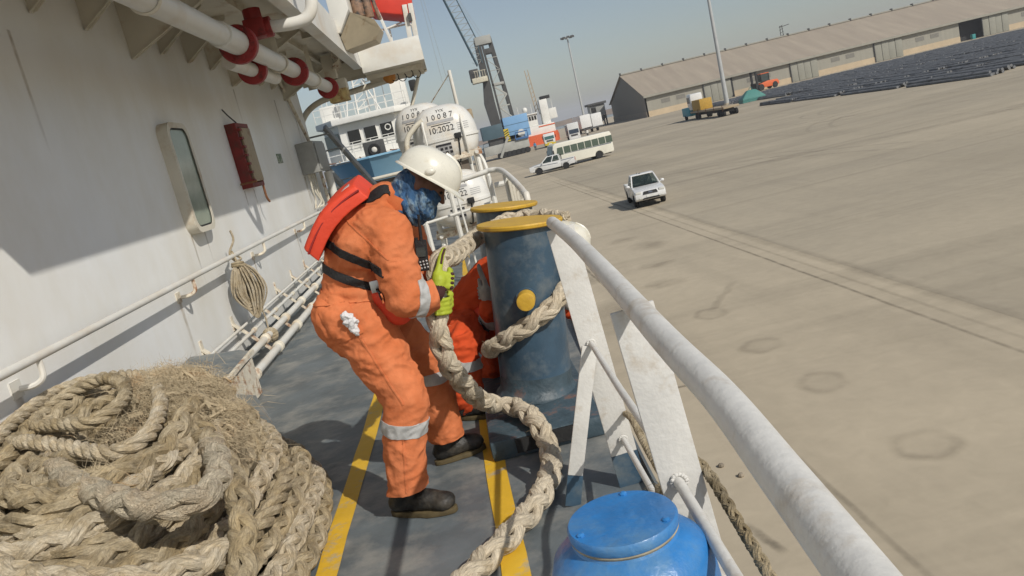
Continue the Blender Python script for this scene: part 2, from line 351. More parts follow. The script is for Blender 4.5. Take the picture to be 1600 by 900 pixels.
# grey switch box and its conduits at the end of the wall
eb = thing('switch_box', 'grey steel switch box on the end of the white wall', 'box', (-2.3, 14.3, 1.68))
m = MB(); m.box((WX, 13.5, 1.68), (WX + .3, 14.6, 2.2)); m.build('body', greyp, eb, bev=.02)
m = MB(); m.box((WX + .302, 13.56, 1.72), (WX + .32, 14.54, 2.16)); m.build('lid', greyp, eb, bev=.006)
for k in range(4):
    m = MB(); y = 13.6 + .2 * k; m.tube(spline([(WX + .08, y, 1.69), (WX + .07, y + .02, 1.4), (WX + .06 + .06 * math.sin(k), y + .1, 1.25 - .05 * k), (WX + .03, y + .05, 1.1)], 5), .014, 6); m.build('conduit', cream, eb)
cp = thing('corner_pipes', 'rust-streaked vertical pipe at the end of the deckhouse wall', 'pipe', (-2.35, 14.9, 0))
m = MB(); m.tube([(WX + .1, 14.75, 0), (WX + .1, 14.75, 2.0), (WX + .06, 14.6, 2.3), (WX + .04, 13.6, 3.2), (WX + .04, 13.5, 3.45)], .03, 8); m.build('pipe', rusty, cp)
m = MB(); m.tube([(WX + .2, 14.9, .0), (WX + .2, 14.9, 1.66)], .075, 12); m.build('riser', white, cp)
st = thing('inclined_ladder', 'grey inclined ladder beyond the end of the white wall', 'ladder', (-2.0, 16, 0))
for dx in (0, .5):
    m = MB(); m.bar((-2.75 + dx, 15.5 + dx, 2.5), (-1.62 + dx, 16.6 + dx * .6, .05), .24, .07, (0, 1, .3)); m.build('stringer', greyp, st, bev=.006)
for k in range(8):
    t = (k + .5) / 8; m = MB(); m.box((-2.75 + 1.13 * t, 15.6 + 1.1 * t, 2.5 - 2.45 * t), (-2.25 + 1.13 * t, 15.9 + 1.1 * t, 2.52 - 2.45 * t)); m.build('tread', greyp, st)
# forward bulwark closing the deck
bw = thing('forward_bulwark', 'brown-grey ribbed bulwark with white capping rail beyond the ladder', 'bulwark', (-2, 19.9, 0))
m = MB(); m.box((-6, 19.9, 0), (.5, 19.93, 1.18)); m.build('plate', mat('bulwark_brown', (.17, .14, .11), .6, var=.2, scale=3), bw)
for k in range(9):
    m = MB(); x = -5.8 + .75 * k; m.prism([(x, 19.9, 0), (x, 19.9, 1.15), (x, 19.75, 1.15), (x, 19.5, 0)], (.014, 0, 0)); m.build('rib', MATS['bulwark_brown'], bw)
m = MB(); m.tube([(-6, 19.8, 1.24), (.5, 19.8, 1.24)], .045, 10); m.tube([(-6, 19.2, .75), (-.6, 19.2, .8)], .03, 8); m.build('capping_rail', cream, bw)

# overhead pipe with red flanges
op = thing('overhead_pipe', 'large white pipe with red flanges slung under the overhang', 'pipe', (-1.57, 8, 2.9))
m = MB(); m.tube([(-1.58, 2.5, 2.88), (-1.57, 6.9, 2.88)], .088, 20); m.tube([(-1.57, 6.8, 2.88), (-1.57, 7.35, 2.88)], .105, 20); m.tube([(-1.57, 7.3, 2.88), (-1.58, 13.4, 2.89)], .088, 20); m.build('pipe', white, op)
for y, r_ in ((7.4, .168), (10.0, .165), (12.7, .16)):
    m = MB(); m.lathe([(.095, -.045), (r_ - .01, -.045), (r_, -.035), (r_, .035), (r_ - .01, .045), (.095, .045)], (-1.57, y, 2.87), (0, 1, 0), 28); f_ = m.build('flange', redp, op)
    for k in range(8):
        m = MB(); a = 2 * math.pi * k / 8 + .2; c = V((-1.57 + .13 * math.cos(a), y - .045, 2.87 + .13 * math.sin(a))); m.cyl(c, c - V((0, .025, 0)), .016, n=6); m.build('bolt', redp, f_)
m = MB(); m.cyl((-1.74, 7.6, 2.78), (-1.74, 9.6, 2.80), .07, n=14); m.build('branch_pipe', white, op)
m = MB(); m.lathe([(.075, -.04), (.145, -.04), (.145, .04), (.075, .04)], (-1.74, 8.5, 2.79), (0, 1, 0), 24); m.build('flange', redp, op)
for y in (5.2, 9.1, 11.4):
    m = MB(); m.bar((-1.57, y, 2.98), (-1.57, y, 3.36), .06, .012, (1, 0, 0)); m.torus((-1.57, y, 2.88), (0, 1, 0), .096, .012, 20, 6); m.build('hanger', cream, op)
vv = thing('red_valve', 'red valve with white elbow pipe above the overhead pipe', 'valve', (-1.46, 7.9, 2.95))
m = MB(); m.box((-1.57, 7.80, 2.97), (-1.38, 8.0, 3.14)); m.cyl((-1.48, 7.9, 3.1), (-1.48, 7.9, 3.24), .085, n=8); m.cyl((-1.40, 7.9, 3.05), (-1.33, 7.9, 3.05), .095, n=12); m.build('body', redp, vv, bev=.012)
m = MB(); m.tube(spline([(-1.36, 7.9, 3.05), (-1.15, 7.9, 3.03), (-1.0, 7.9, 3.05), (-.92, 7.9, 3.16), (-.90, 7.9, 3.4), (-.92, 7.9, 3.9)], 8), .058, 16); m.build('elbow_pipe', white, vv)

# wall handrail with J brackets
hr = thing('wall_handrail', 'long white handrail along the deckhouse wall', 'handrail', (-2.33, 7, .9))
HX = WX + .15
m = MB(); m.tube([(HX, -1, 1.055), (HX, 4, 1.05), (HX, 9, 1.055), (HX, 15, 1.04)], .024, 12); m.build('rail', white, hr)
for y in (1.6, 4.12, 6.62, 9.15, 11.7, 14.2):
    m = MB(); m.tube(spline([(HX, y, 1.04), (HX, y, .99), (HX - .005, y - .01, .94), (HX - .05, y - .02, .915), (WX + .03, y - .03, .915)], 5), .016, 8); m.box((WX, y - .07, .87), (WX + .008, y + .03, .96)); m.build('bracket', rusty if y > 5 else white, hr)
# pipe bundle along the foot of the wall
pr = thing('deck_pipes', 'bundle of white pipes clamped along the foot of the wall', 'pipes', (-2.2, 10, 0))
for x, z, r_ in ((-2.10, .09, .038), (-2.20, .20, .034), (-2.28, .31, .016), (-2.37, .37, .014)):
    m = MB(); m.tube([(x, 5.7, z), (x, 15.6, z)], r_, 12); m.build('pipe', white, pr)
for i in range(9):
    y = 6.75 + .98 * i
    m = MB(); m.bar((-2.10, y, .03), (WX + .005, y, .42), .07, .012, (0, 1, 0)); m.bar((WX + .006, y, .36), (WX + .006, y, .5), .06, .01, (0, 1, 0)); m.build('clamp_bar', rusty, pr)
    for x, z, r_ in ((-2.10, .09, .056), (-2.20, .20, .05), (-2.28, .31, .026)):
        m = MB(); m.lathe([(r_ * .75, -.05), (r_, -.035), (r_, -.012), (r_ * .8, 0), (r_, .012), (r_, .035), (r_ * .75, .05)], (x, y + .05, z), (0, 1, 0), 10); m.build('coupling', rusty if (i + int(x * 10)) % 3 == 0 else cream, pr)
# steel guard plate at the end of the pipes and rope tray
pg = thing('pipe_guard', 'dark grey folded steel plate over the end of the pipes', 'guard', (-2.2, 5.8, 0))
m = MB(); m.prism([(WX + .02, 5.3, .40), (-2.04, 5.3, .36), (-1.96, 5.3, .33), (-1.96, 5.3, .318), (-2.04, 5.3, .348), (WX + .02, 5.3, .388)], (0, 1.1, .05)); m.build('plate', deckm, pg)
m = MB(); m.box((-1.975, 5.5, .02), (-1.96, 6.4, .32)); m.bar((-1.95, 5.5, .345), (-1.95, 6.42, .37), .03, .03); m.build('edge', rusty, pg)
m = MB(); m.prism([(-1.9, 5.62, 0), (-1.9, 5.62, .24), (-1.78, 5.62, .2), (-1.72, 5.62, 0)], (0, .014, 0)); m.build('gusset', deckm, pg)
rt = thing('rope_tray', 'low blue-grey steel tray under the mooring rope pile', 'tray', (-1.8, 4, 0))
m = MB(); m.bar((-1.98, 6.0, .05), (-1.46, 4.55, .05), .10, .012); m.bar((-1.46, 4.55, .05), (-1.2, 3.6, .05), .10, .012); m.build('curb', bluep, rt)
m = MB(); m.bar((-1.46, 4.7, .10), (-1.40, 4.5, .10), .2, .02); m.bar((-1.52, 4.58, .10), (-1.40, 4.50, .10), .2, .02); m.build('corner_plate', deckm, rt)

# ------------------------------------------------------------------ starboard railing
rl = thing('side_railing', 'white tubular railing with flat stanchions along the ship side', 'railing', (.4, 1.6, 0))
RAILP = [(.345, 3.28, 1.195), (.335, 2.6, 1.2), (.31, 1.93, 1.2), (.28, 1.29, 1.2), (.27, .98, 1.2), (.25, .73, 1.2), (.235, .55, 1.2), (.2, .15, 1.2), (.15, -.5, 1.2)]
sp = spline(RAILP, 8)
m = MB(); m.tube(sp, .0255, 20); m.ell((.345, 3.285, 1.195), (.025, .02, .025), 12, 8); m.build('top_rail', railw, rl)
def stanchion(y, xt, xb, wd, zt):
    m = MB(); m.bar((xt, y, zt), (xt + (xb - xt) * (1 - .15 / zt), y, .15), wd, .012, (1, 0, 0)); s_ = m.build('stanchion', railw, rl, bev=.003)
    m = MB(); m.bar((xt + (xb - xt) * (1 - .15 / zt), y, .15), (xb, y, 0), wd + .002, .014, (1, 0, 0)); m.build('painted_foot', bluep, s_)
stanchion(3.22, .365, .43, .115, 1.175); stanchion(1.65, .30, .385, .098, 1.178); stanchion(.12, .2, .3, .1, 1.178)
m = MB(); m.bar((.375, 3.20, .66), (.19, 3.17, .13), .065, .012, (1, 0, 0)); b_ = m.build('brace', railw, rl, bev=.003)
m = MB(); m.bar((.19, 3.17, .13), (.15, 3.163, 0), .067, .014, (1, 0, 0)); m.build('painted_foot', bluep, b_)
m = MB(); m.tube([(.385, 3.205, .67), (.36, 2.5, .70), (.335, 1.66, .75)], .0125, 10); m.build('middle_rail', railw, rl)
m = MB(); m.tube([(.32, 1.635, .765), (.285, .9, .80), (.23, .13, .84)], .0125, 10); m.build('middle_rail', railw, rl)
m = MB(); m.tube([(.43, 3.205, .22), (.40, 2.4, .29), (.37, 1.66, .36)], .012, 10); m.build('middle_rail', railw, rl)

for x_, y_, z_ in ((.385, 3.205, .67), (.322, 1.64, .765), (.335, 1.66, .75), (.43, 3.205, .22)):
    m = MB(); rn_ = random.Random(int(z_ * 1000))
    for k in range(14): a = 2 * math.pi * k / 14; m.ell((x_ + (.05 if z_ > 1 else .016) * math.cos(a), y_ - .006 + .004 * rn_.random(), z_ + (.004 if z_ > 1 else .016 * math.sin(a))), (.006, .005, .005), 6, 4)
    m.build('weld', railw, rl)['kind'] = 'stuff'

# ------------------------------------------------------------------ bollards
db = thing('double_bollard', 'blue double mooring bollard with yellow caps by the railing', 'bollard', (.2, 5, 0))
m = MB(); m.prism([(-.16, 3.82, 0), (.44, 3.82, 0), (.44, 6.2, 0), (-.16, 6.2, 0)], (0, 0, .11)); m.build('base', bluew, db, bev=.02)
m = MB()
for x in (-.03, .17): m = MB(); m.prism([(x, 3.80, .03), (x + .13, 3.80, .03), (x + .13, 3.80, .10), (x, 3.80, .10)], (0, .03, 0)); m.build('base_slot', black, db)
for y in (4.45, 5.72):
    b0 = V((.165, y, .11)); ax = V((.118, 0, .96)).normalized(); Hh = .975
    m = MB(); m.lathe([(.245, 0), (.24, .02), (.222, .035), (.211, .06), (.208, .13)], b0, ax, 40); m.build('foot', bluew, db)
    m = MB(); m.lathe([(.208, .13), (.207, .45), (.205, .8), (.205, Hh)], b0, ax, 40); m.build('post', bluep, db)
    m = MB(); m.lathe([(.235, Hh), (.243, Hh + .006), (.245, Hh + .02), (.24, Hh + .028), (.0, Hh + .03)], b0, ax, 48); m.build('cap', capy, db)
    m = MB(); p = b0 + ax * .60 + V((-.02, -.19, 0)); d = V((-.12, -1, .05)).normalized(); m.lathe([(.05, 0), (.05, .135), (.048, .145), (.043, .147), (.0, .143)], p, d, 28); m.build('pin', capy, db)
    m = MB(); m.torus(p + d * .022, d, .054, .006, 20, 6); m.build('pin_weld', bluep, db)

# bright blue roller head at the lower right
rh = thing('roller_head', 'bright blue rounded mooring roller housing with flat lid in the foreground', 'roller', (.15, 1.385, 0))
C = V((.150, 1.385, 0)); ZT = .835
m = MB(); m.lathe([(.19, 0), (.195, .04), (.16, .06), (.155, ZT - .30), (.158, ZT - .26), (.162, ZT - .13), (.159, ZT - .085), (.146, ZT - .05), (.122, ZT - .028), (.104, ZT - .018), (.100, ZT - .008)], C, (0, 0, 1), 56); m.build('body', brightb, rh)
m = MB(); m.lathe([(.092, ZT - .008), (.104, ZT - .005), (.1065, ZT), (.1065, ZT + .012), (.103, ZT + .017), (0, ZT + .018)], C, (0, 0, 1), 56); lid = m.build('lid', brightb, rh)
m = MB(); m.torus(C + V((0, 0, ZT - .008)), (0, 0, 1), .099, .0055, 48, 6); m.build('seam', mat('old_sealant', (.3, .27, .2), .8, var=.4, scale=30), rh)
for a in (75, 200, 325):
    m = MB(); c = C + V((.09 * math.cos(R(a)), .09 * math.sin(R(a)), ZT + .016)); m.lathe([(.008, 0), (.008, .004), (.004, .007)], c, (0, 0, 1), 8); m.build('bolt', brightb, lid)
m = MB(); m.box((-.03, 1.34, ZT - .14), (.01, 1.42, ZT - .085)); m.build('lug', brightb, rh, bev=.01)
m = MB(); m.box((-.045, 1.335, ZT - .24), (.01, 1.425, ZT - .18)); m.build('lug', brightb, rh, bev=.01)
# ------------------------------------------------------------------ ropes
hawm = mat('hawser_fibre', (0.54, 0.455, 0.325), 0.8, var=0.3, scale=12, col2=(0.66, 0.58, 0.45), amt2=0.4, scale2=10, edge2=0.35, bump=0.3, bscale=160)
ropem = mat('rope_fibre', (0.48, 0.385, 0.245), 0.85, var=0.38, scale=16, col2=(0.66, 0.59, 0.46), amt2=0.36, scale2=12, edge2=0.35, bump=0.5, bscale=160)
ropeg = mat('rope_grimy', (0.36, 0.28, 0.16), 0.9, var=0.55, scale=9, col2=(0.56, 0.48, 0.34), amt2=0.34, scale2=7, edge2=0.3, bump=0.5, bscale=130)
ropel = mat('rope_pale', (0.60, 0.525, 0.39), 0.85, var=0.3, scale=12, col2=(0.47, 0.34, 0.21), amt2=0.22, scale2=5, edge2=0.3, bump=0.9, bscale=150)
hairm = mat('rope_fuzz', (0.44, 0.36, 0.235), 0.9, var=0.4, scale=8, col2=(0.38, 0.23, 0.11), amt2=0.25, scale2=5, bump=0)
def frames(P):
    k = len(P); d = (P[1] - P[0]).normalized(); u = V((0, 0, 1)) if abs(d.z) < .9 else V((1, 0, 0)); out = []
    for i in range(k):
        d = (P[min(i + 1, k - 1)] - P[max(i - 1, 0)]).normalized(); u = (u - d * u.dot(d)); u = u.normalized() if u.length > 1e-6 else d.orthogonal().normalized()
        out.append((u.copy(), d.cross(u)))
    return out
def plait(P, r, pitch=None, seed=0, step=None):        # square plait: two pairs of strands each way, laid over and under
    pitch = pitch or 6.4 * r; P = resample(P, step or r * .34); F = frames(P); rnd = random.Random(seed); out = []; st = (P[1] - P[0]).length
    for sgn in (1, -1):
        for j in range(2):
            for pr in (-.35, .35):
                pts = []; ph = rnd.uniform(-.06, .06)
                for i, p in enumerate(P):
                    wt = 2 * math.pi * i * st / pitch; a = sgn * wt + math.pi * j + pr + ph
                    rad = r * (.57 + sgn * .125 * math.cos(2 * wt)); u, b = F[i]
                    pts.append(p + (u * math.cos(a) + b * math.sin(a)) * rad)
                out.append((pts, r * .40 * rnd.uniform(.95, 1.05)))
    return out
def twist(P, r, n=3, pitch=None, step=None):
    pitch = pitch or 6 * r; P = resample(P, step or r * .4); F = frames(P); st = (P[1] - P[0]).length; out = []
    for j in range(n):
        pts = []
        for i, p in enumerate(P):
            a = 2 * math.pi * (i * st / pitch + j / n); u, b = F[i]; pts.append(p + (u * math.cos(a) + b * math.sin(a)) * r * .52)
        out.append((pts, r * .5))
    return out
def fibre(o, strands, n):                              # along / round coordinates so the yarns twist along each strand
    at = o.data.attributes.new('fibre', 'FLOAT_VECTOR', 'POINT'); buf = []; base = 0.0
    for pts, r_ in strands:
        s_ = base; base += 17.3
        for i in range(len(pts)):
            if i: s_ += (pts[i] - pts[i - 1]).length
            for j in range(n): a = 2 * math.pi * j / n + s_ / (r_ * 2.2); buf += [s_ * 22, math.cos(a) * 3.0, math.sin(a) * 3.0]
    at.data.foreach_set('vector', buf)
def rope_parts(strands, mt, parent, n=6, name='strand'):
    for st in strands: m = MB(); m.tube(st[0], st[1], n); fibre(m.build(name, mt, parent), [st], n)
def rope_one(strands, mt, parent, name, n=6):
    m = MB()
    for pts, r_ in strands: m.tube(pts, r_, n)
    o = m.build(name, mt, parent); fibre(o, strands, n); return o
for _m in (ropem, ropeg, ropel, hawm):
    t = _m.node_tree; N = t.nodes; L = t.links; b = N['Principled BSDF']; at = N.new('ShaderNodeAttribute'); at.attribute_name = 'fibre'
    nz = N.new('ShaderNodeTexNoise'); nz.inputs['Scale'].default_value = 1.0; nz.inputs['Detail'].default_value = 5; nz.inputs['Roughness'].default_value = .7; L.new(at.outputs['Vector'], nz.inputs['Vector'])
    mr = N.new('ShaderNodeMapRange'); mr.inputs['From Min'].default_value = .3; mr.inputs['From Max'].default_value = .72; mr.inputs['To Min'].default_value = .5; mr.inputs['To Max'].default_value = 1.22; L.new(nz.outputs['Fac'], mr.inputs['Value'])
    src = b.inputs['Base Color'].links[0].from_socket; mx = N.new('ShaderNodeMix'); mx.data_type = 'RGBA'; mx.blend_type = 'MULTIPLY'; mx.inputs['Factor'].default_value = 1; L.new(src, mx.inputs[6]); L.new(mr.outputs[0], mx.inputs[7]); L.new(mx.outputs[2], b.inputs['Base Color'])
    bp = N.new('ShaderNodeBump'); bp.inputs['Strength'].default_value = .8; bp.inputs['Distance'].default_value = .006; L.new(nz.outputs['Fac'], bp.inputs['Height']); L.new(b.inputs['Normal'].links[0].from_socket, bp.inputs['Normal']); L.new(bp.outputs[0], b.inputs['Normal'])
def hairs(name, mt, parent, spots, ln=(.02, .06), wd=.0012, seed=3, seg=3, dirf=None):
    rnd = random.Random(seed); m = MB()
    for c in spots:
        d = V((rnd.gauss(0, 1), rnd.gauss(0, 1), rnd.gauss(.25, 1))).normalized() if dirf is None else dirf(rnd, c)
        L = rnd.uniform(*ln); u = d.orthogonal().normalized(); bend = V((rnd.gauss(0, .9), rnd.gauss(0, .9), rnd.gauss(-.5, .7))); p = V(c); vs = []
        for i in range(seg + 1):
            t = i / seg; q = p + d * (L * t) + bend * (L * t * t * .7); w_ = wd * (1 - .7 * t)
            vs += [q - u * w_, q + u * w_]
        m.add(vs, [(2 * i, 2 * i + 1, 2 * i + 3, 2 * i + 2) for i in range(seg)])
    o = m.build(name, mt, parent, smooth=False); o['kind'] = 'stuff'; return o

# --- the hawser the men are handling: from the hands down to the deck and out of frame
hw = thing('mooring_hawser', 'thick plaited tan hawser held by the man and snaking across the deck', 'rope', (0, 3.5, 0))
RR = .052
main = spline([(.62, 5.0, .98), (.50, 5.35, 1.0), (.30, 5.45, 1.02), (.16, 5.05, 1.03), (.06, 4.78, 1.04), (-.045, 4.35, 1.05), (-.11, 3.95, 1.07), (-.15, 3.73, 1.10), (-.172, 3.62, 1.085), (-.192, 3.575, 1.02), (-.222, 3.56, .92), (-.245, 3.57, .80),
               (-.25, 3.64, .64), (-.215, 3.78, .48), (-.16, 3.98, .30), (-.09, 4.13, .20), (.0, 4.10, .175), (.07, 3.96, .165), (.11, 3.80, .13), (.125, 3.66, .06), (.095, 3.42, .055), (.0, 3.16, .055), (-.12, 2.97, .055), (-.26, 2.78, .055), (-.42, 2.55, .055), (-.6, 2.2, .055), (-.8, 1.6, .055)], 10)
rope_parts(plait(main, RR, seed=2), hawm, hw, 8)
sp_ = [p + V((random.gauss(0, 1), random.gauss(0, 1), random.gauss(0, 1))).normalized() * .05 for p in resample(main, .004)]
hairs('fuzz', hairm, hw, sp_, (.008, .022), .0006, 4)
wr = thing('bollard_hawser_turn', 'plaited rope turn wrapped round the front of the near bollard', 'rope', (.2, 4.4, .4))
def bpt(ang, z, extra=0.0, y=4.45):                    # a point just off the skin of the near post
    c = V((.165 + .118 * (z - .11) / .96, y, z)); rr = .207 + RR * .86 + extra
    return c + V((math.cos(R(ang)) * rr, math.sin(R(ang)) * rr, 0))
turn = spline([bpt(120, .36), bpt(150, .385), bpt(180, .42), bpt(205, .455), bpt(228, .50), bpt(252, .545), bpt(276, .59), bpt(300, .64), bpt(325, .69), bpt(350, .735), bpt(20, .77), bpt(50, .79), bpt(85, .80)], 8)
rope_parts(plait(turn, RR * .97, seed=5), hawm, wr, 8)
hairs('fuzz', hairm, wr, [p + V((random.gauss(0, 1), random.gauss(0, 1), random.gauss(0, 1))).normalized() * .05 for p in resample(turn, .006)], (.008, .02), .0006, 6)
# rope tied outside the railing
orp = thing('fender_rope', 'worn rope hanging outside the railing beside the blue roller', 'rope', (.45, 1.8, 0))
pth = spline([(.31, 1.83, .65), (.34, 1.76, .68), (.375, 1.70, .77), (.39, 1.64, .765), (.395, 1.57, .74), (.395, 1.48, .72), (.395, 1.36, .69), (.395, 1.2, .62), (.40, .9, .5)], 8)
rope_one(plait(pth, .0135, seed=8), ropeg, orp, 'rope', 5)
pth = spline([(.30, 1.84, .63), (.325, 1.80, .67), (.35, 1.80, .64), (.335, 1.84, .60), (.31, 1.83, .66), (.34, 1.79, .62)], 6)
rope_one(plait(pth, .017, seed=9), ropeg, orp, 'knot', 5)
hairs('fuzz', hairm, orp, [V((.325 + random.gauss(0, .014), 1.815 + random.gauss(0, .012), .64 + random.gauss(0, .018))) for _ in range(220)], (.01, .035), .0008, 12)
pth = spline([(.47, 3.3, .3), (.44, 2.9, .42), (.40, 2.5, .50), (.385, 2.2, .52), (.37, 1.95, .58), (.345, 1.82, .64)], 8)
rope_one(twist(pth, .014), ropeg, orp, 'lashing', 5)

# --- big pile of old mooring rope at the lower left
pile = thing('mooring_rope_pile', 'large heap of old frayed mooring rope coiled against the wall', 'rope', (-1.7, 3.7, 0))
def coil(sx, sy, z, ph, seed, r, cx=-1.70, cy=3.72, wob=.05, rot=0.0, a0=0, a1=360, zt=0.0):
    rnd = random.Random(seed); k1, k2, k3, k4 = [rnd.uniform(0, 6.28) for _ in range(4)]; pts = []
    n = 48
    for i in range(n + 1):
        a = R(a0 + (a1 - a0) * i / n) + ph; w_ = 1 + wob * (math.sin(2 * a + k1) + .6 * math.sin(3 * a + k2) + .35 * math.sin(5 * a + k3))
        x = sx * math.cos(a) * w_; y = sy * math.sin(a) * w_; zz = z + .022 * math.sin(3 * a + k4) + .012 * math.sin(7 * a + k1) + zt * math.sin(a)
        c, s_ = math.cos(rot), math.sin(rot); p = V((cx + x * c - y * s_, cy + x * s_ + y * c, max(zz, r * .9)))
        p.x = max(p.x, WX + .03 + r); pts.append(p)
    return spline(pts, 3)
PR = .047
lay = []
for k in range(9):                                     # outer wall of the coil, row over row
    sh = .031 * k + (.05 if k == 8 else 0); lay.append((.73 - sh, 1.17 - sh * 1.6, .05 + .079 * k, k, .006 * k, -.02 * k, -.04 + .018 * k))
for k in range(7): sh = .03 * k + .02 * (k % 2); lay.append((.62 - sh, 1.06 - sh * 1.4, .08 + .09 * k, 20 + k, .008 * k, -.02 * k, .03 * k))
for k in range(5): lay.append((.50 - .035 * k, .92 - .07 * k, .38 + .08 * k, 40 + k, .03, -.08, .1))
for k in range(4): lay.append((.37 - .05 * k, .70 - .12 * k, .50 + .06 * k, 60 + k, .04, -.1, .12))
for i, (sx, sy, z, sd_, zt, dx, dy) in enumerate(lay):
    P = coil(sx, sy, z, random.Random(sd_).uniform(0, 6), sd_, PR, cx=-1.70 + dx, cy=3.45 + dy, wob=.026, zt=zt)
    if i % 5 == 3: st_ = twist(P, PR * .92, 3, PR * 7)
    else: st_ = plait(P, PR * random.Random(sd_).uniform(.94, 1.08), seed=sd_, step=PR * .45)
    rope_one(st_, (ropeg, ropem, ropeg)[i % 3], pile, 'rope_turn', 6)
for k in range(8):                                     # inner filling so no floor shows through the heart of the heap
    rnd = random.Random(100 + k); P = coil(rnd.uniform(.18, .38), rnd.uniform(.3, .65), rnd.uniform(.4, .66), rnd.uniform(0, 6), 100 + k, PR, cx=-1.85 + rnd.uniform(-.1, .1), cy=3.65 + rnd.uniform(-.25, .25), wob=.12, rot=rnd.uniform(-.5, .5), zt=rnd.uniform(-.05, .07))
    rope_one(plait(P, PR, seed=k, step=PR * .5), ropeg, pile, 'rope_turn', 5)
def loose(pts, r, mt, nm='loose_loop', kind=0, seed=0, closed=False, pitch=None):
    sp_ = spline(pts, 9, closed); rope_one(twist(sp_, r, 3, pitch or .2) if kind else plait(sp_, r, seed=seed, pitch=pitch), mt, pile, nm, 8)
loose([(-2.2, 3.1, .55), (-2.39, 3.4, .68), (-2.40, 3.75, .77), (-2.395, 4.1, .81), (-2.36, 4.38, .81), (-2.2, 4.47, .80), (-1.92, 4.3, .79), (-1.68, 3.9, .78), (-1.53, 3.5, .77), (-1.50, 3.25, .74), (-1.62, 3.18, .72), (-1.9, 3.38, .74), (-2.2, 3.62, .75), (-2.38, 3.85, .68), (-2.38, 4.1, .6)], .036, ropem, kind=1)
loose([(-2.38, 4.1, .76), (-2.28, 4.28, .80), (-2.08, 4.25, .83), (-1.88, 4.0, .83), (-1.76, 3.68, .81), (-1.84, 3.52, .79), (-2.04, 3.65, .78), (-2.26, 3.85, .76)], .034, ropeg, kind=1, closed=True)
loose([(-2.36, 4.1, .60), (-2.22, 3.82, .66), (-2.05, 3.52, .68), (-1.82, 3.16, .67), (-1.56, 2.88, .66), (-1.34, 2.70, .64), (-1.19, 2.68, .62), (-1.14, 2.80, .60), (-1.17, 3.0, .60), (-1.29, 3.32, .62), (-1.49, 3.64, .62), (-1.72, 3.86, .60)], .052, ropel, 'pale_loop', seed=77, pitch=.38)
loose([(-2.1, 3.95, .62), (-1.92, 3.98, .68), (-1.66, 3.80, .70), (-1.38, 3.46, .66), (-1.17, 3.1, .57), (-1.06, 2.8, .50), (-1.02, 2.55, .40), (-1.05, 2.35, .30)], .05, ropeg, seed=78)
loose([(-2.36, 3.3, .60), (-2.2, 3.0, .62), (-1.95, 2.72, .60), (-1.7, 2.52, .57), (-1.4, 2.42, .52), (-1.2, 2.5, .46), (-1.05, 2.75, .40)], .05, ropem, seed=79)
loose([(-2.36, 4.75, .4), (-2.36, 4.55, .62), (-2.37, 4.3, .73), (-2.38, 3.9, .72), (-2.38, 3.5, .66), (-2.3, 3.1, .56)], .048, ropeg, seed=80)
loose([(-1.6, 4.6, .3), (-1.75, 4.55, .55), (-2.0, 4.5, .70), (-2.25, 4.35, .74), (-2.36, 4.0, .70)], .048, ropeg, seed=81)
# frayed tufts
rnd = random.Random(5); sp_ = []
for cx, cy, cz, s_, n_ in ((-1.80, 4.15, .75, .075, 5200), (-1.64, 3.98, .76, .08, 6200), (-1.48, 3.80, .72, .075, 4600), (-1.34, 3.58, .66, .065, 2400), (-1.24, 3.4, .58, .05, 900), (-1.62, 3.05, .66, .05, 900), (-1.75, 3.6, .7, .08, 800), (-1.9, 4.5, .72, .07, 900)):
    sp_ += [V((cx + rnd.gauss(0, s_), cy + rnd.gauss(0, s_), cz + rnd.gauss(0, s_ * .4))) for _ in range(n_)]
hairs('frayed_tuft', hairm, pile, sp_, (.02, .075), .0011, 7, 4)
m = MB()                                               # cores of the tufts
for cx, cy, cz, s_ in ((-1.80, 4.15, .72, .09), (-1.64, 3.98, .73, .10), (-1.48, 3.80, .69, .09), (-1.34, 3.58, .63, .07)):
    for k in range(60):
        p = V((cx + rnd.gauss(0, s_ * .6), cy + rnd.gauss(0, s_ * .6), cz + rnd.gauss(0, .04))); q = p + V((rnd.gauss(0, .04), rnd.gauss(0, .04), rnd.gauss(0, .02))); q2 = q + V((rnd.gauss(0, .04), rnd.gauss(0, .04), rnd.gauss(-.03, .02))); m.tube(spline([p, q, q2], 4), rnd.uniform(.006, .013), 5)
m.build('frayed_yarn', hairm, pile)['kind'] = 'stuff'
sp_ = []
for o in list(pile.children):
    if o.name.startswith(('rope_turn', 'loose_loop', 'pale_loop')):
        vs = o.data.vertices
        for k in range(380): sp_.append(vs[rnd.randrange(len(vs))].co + BASE[pile])
hairs('fuzz', hairm, pile, sp_, (.008, .028), .0007, 9, 2)

# --- heaving line hung on the wall handrail
hl = thing('heaving_line', 'hank of thin heaving line hung on the handrail with a round knot below', 'rope', (-2.27, 7.9, .1))
rnd = random.Random(11)
hx = HX + .03
for k in range(34):
    t = (k - 17) / 17; w_ = .04 + .145 * rnd.random(); dy = t * .11; zt = 1.0 - .03 * abs(t); zb = .44 + .08 * t * t + rnd.uniform(-.03, .06); dx = rnd.uniform(-.02, .06)
    ph = rnd.uniform(-.5, 1.0); ux, uy = math.cos(ph), math.sin(ph); cx_, cy = hx + .035 + t * .035, 7.84 + dy * .4; zr = rnd.uniform(-.02, .02)
    def q_(w, z): return (max(cx_ + ux * w, WX + .02), cy + uy * w, z + zr)
    pts = [(hx, 7.86 + dy * .2, zt), q_(w_ * .55, .87), q_(w_ * .85, .68), q_(.02, zb), q_(-w_ * .85, .66), q_(-w_ * .6, .86)]
    rope_one(twist(spline(pts, 7, True), .0095, 3, .05, .009), ropem, hl, 'loop', 5)
m = MB(); m.torus((hx, 7.86, .975), (0, .2, 1), .05, .015, 18, 6); m.torus((hx, 7.86, .95), (.1, .2, 1), .055, .015, 18, 6); m.build('lashing', ropeg, hl)
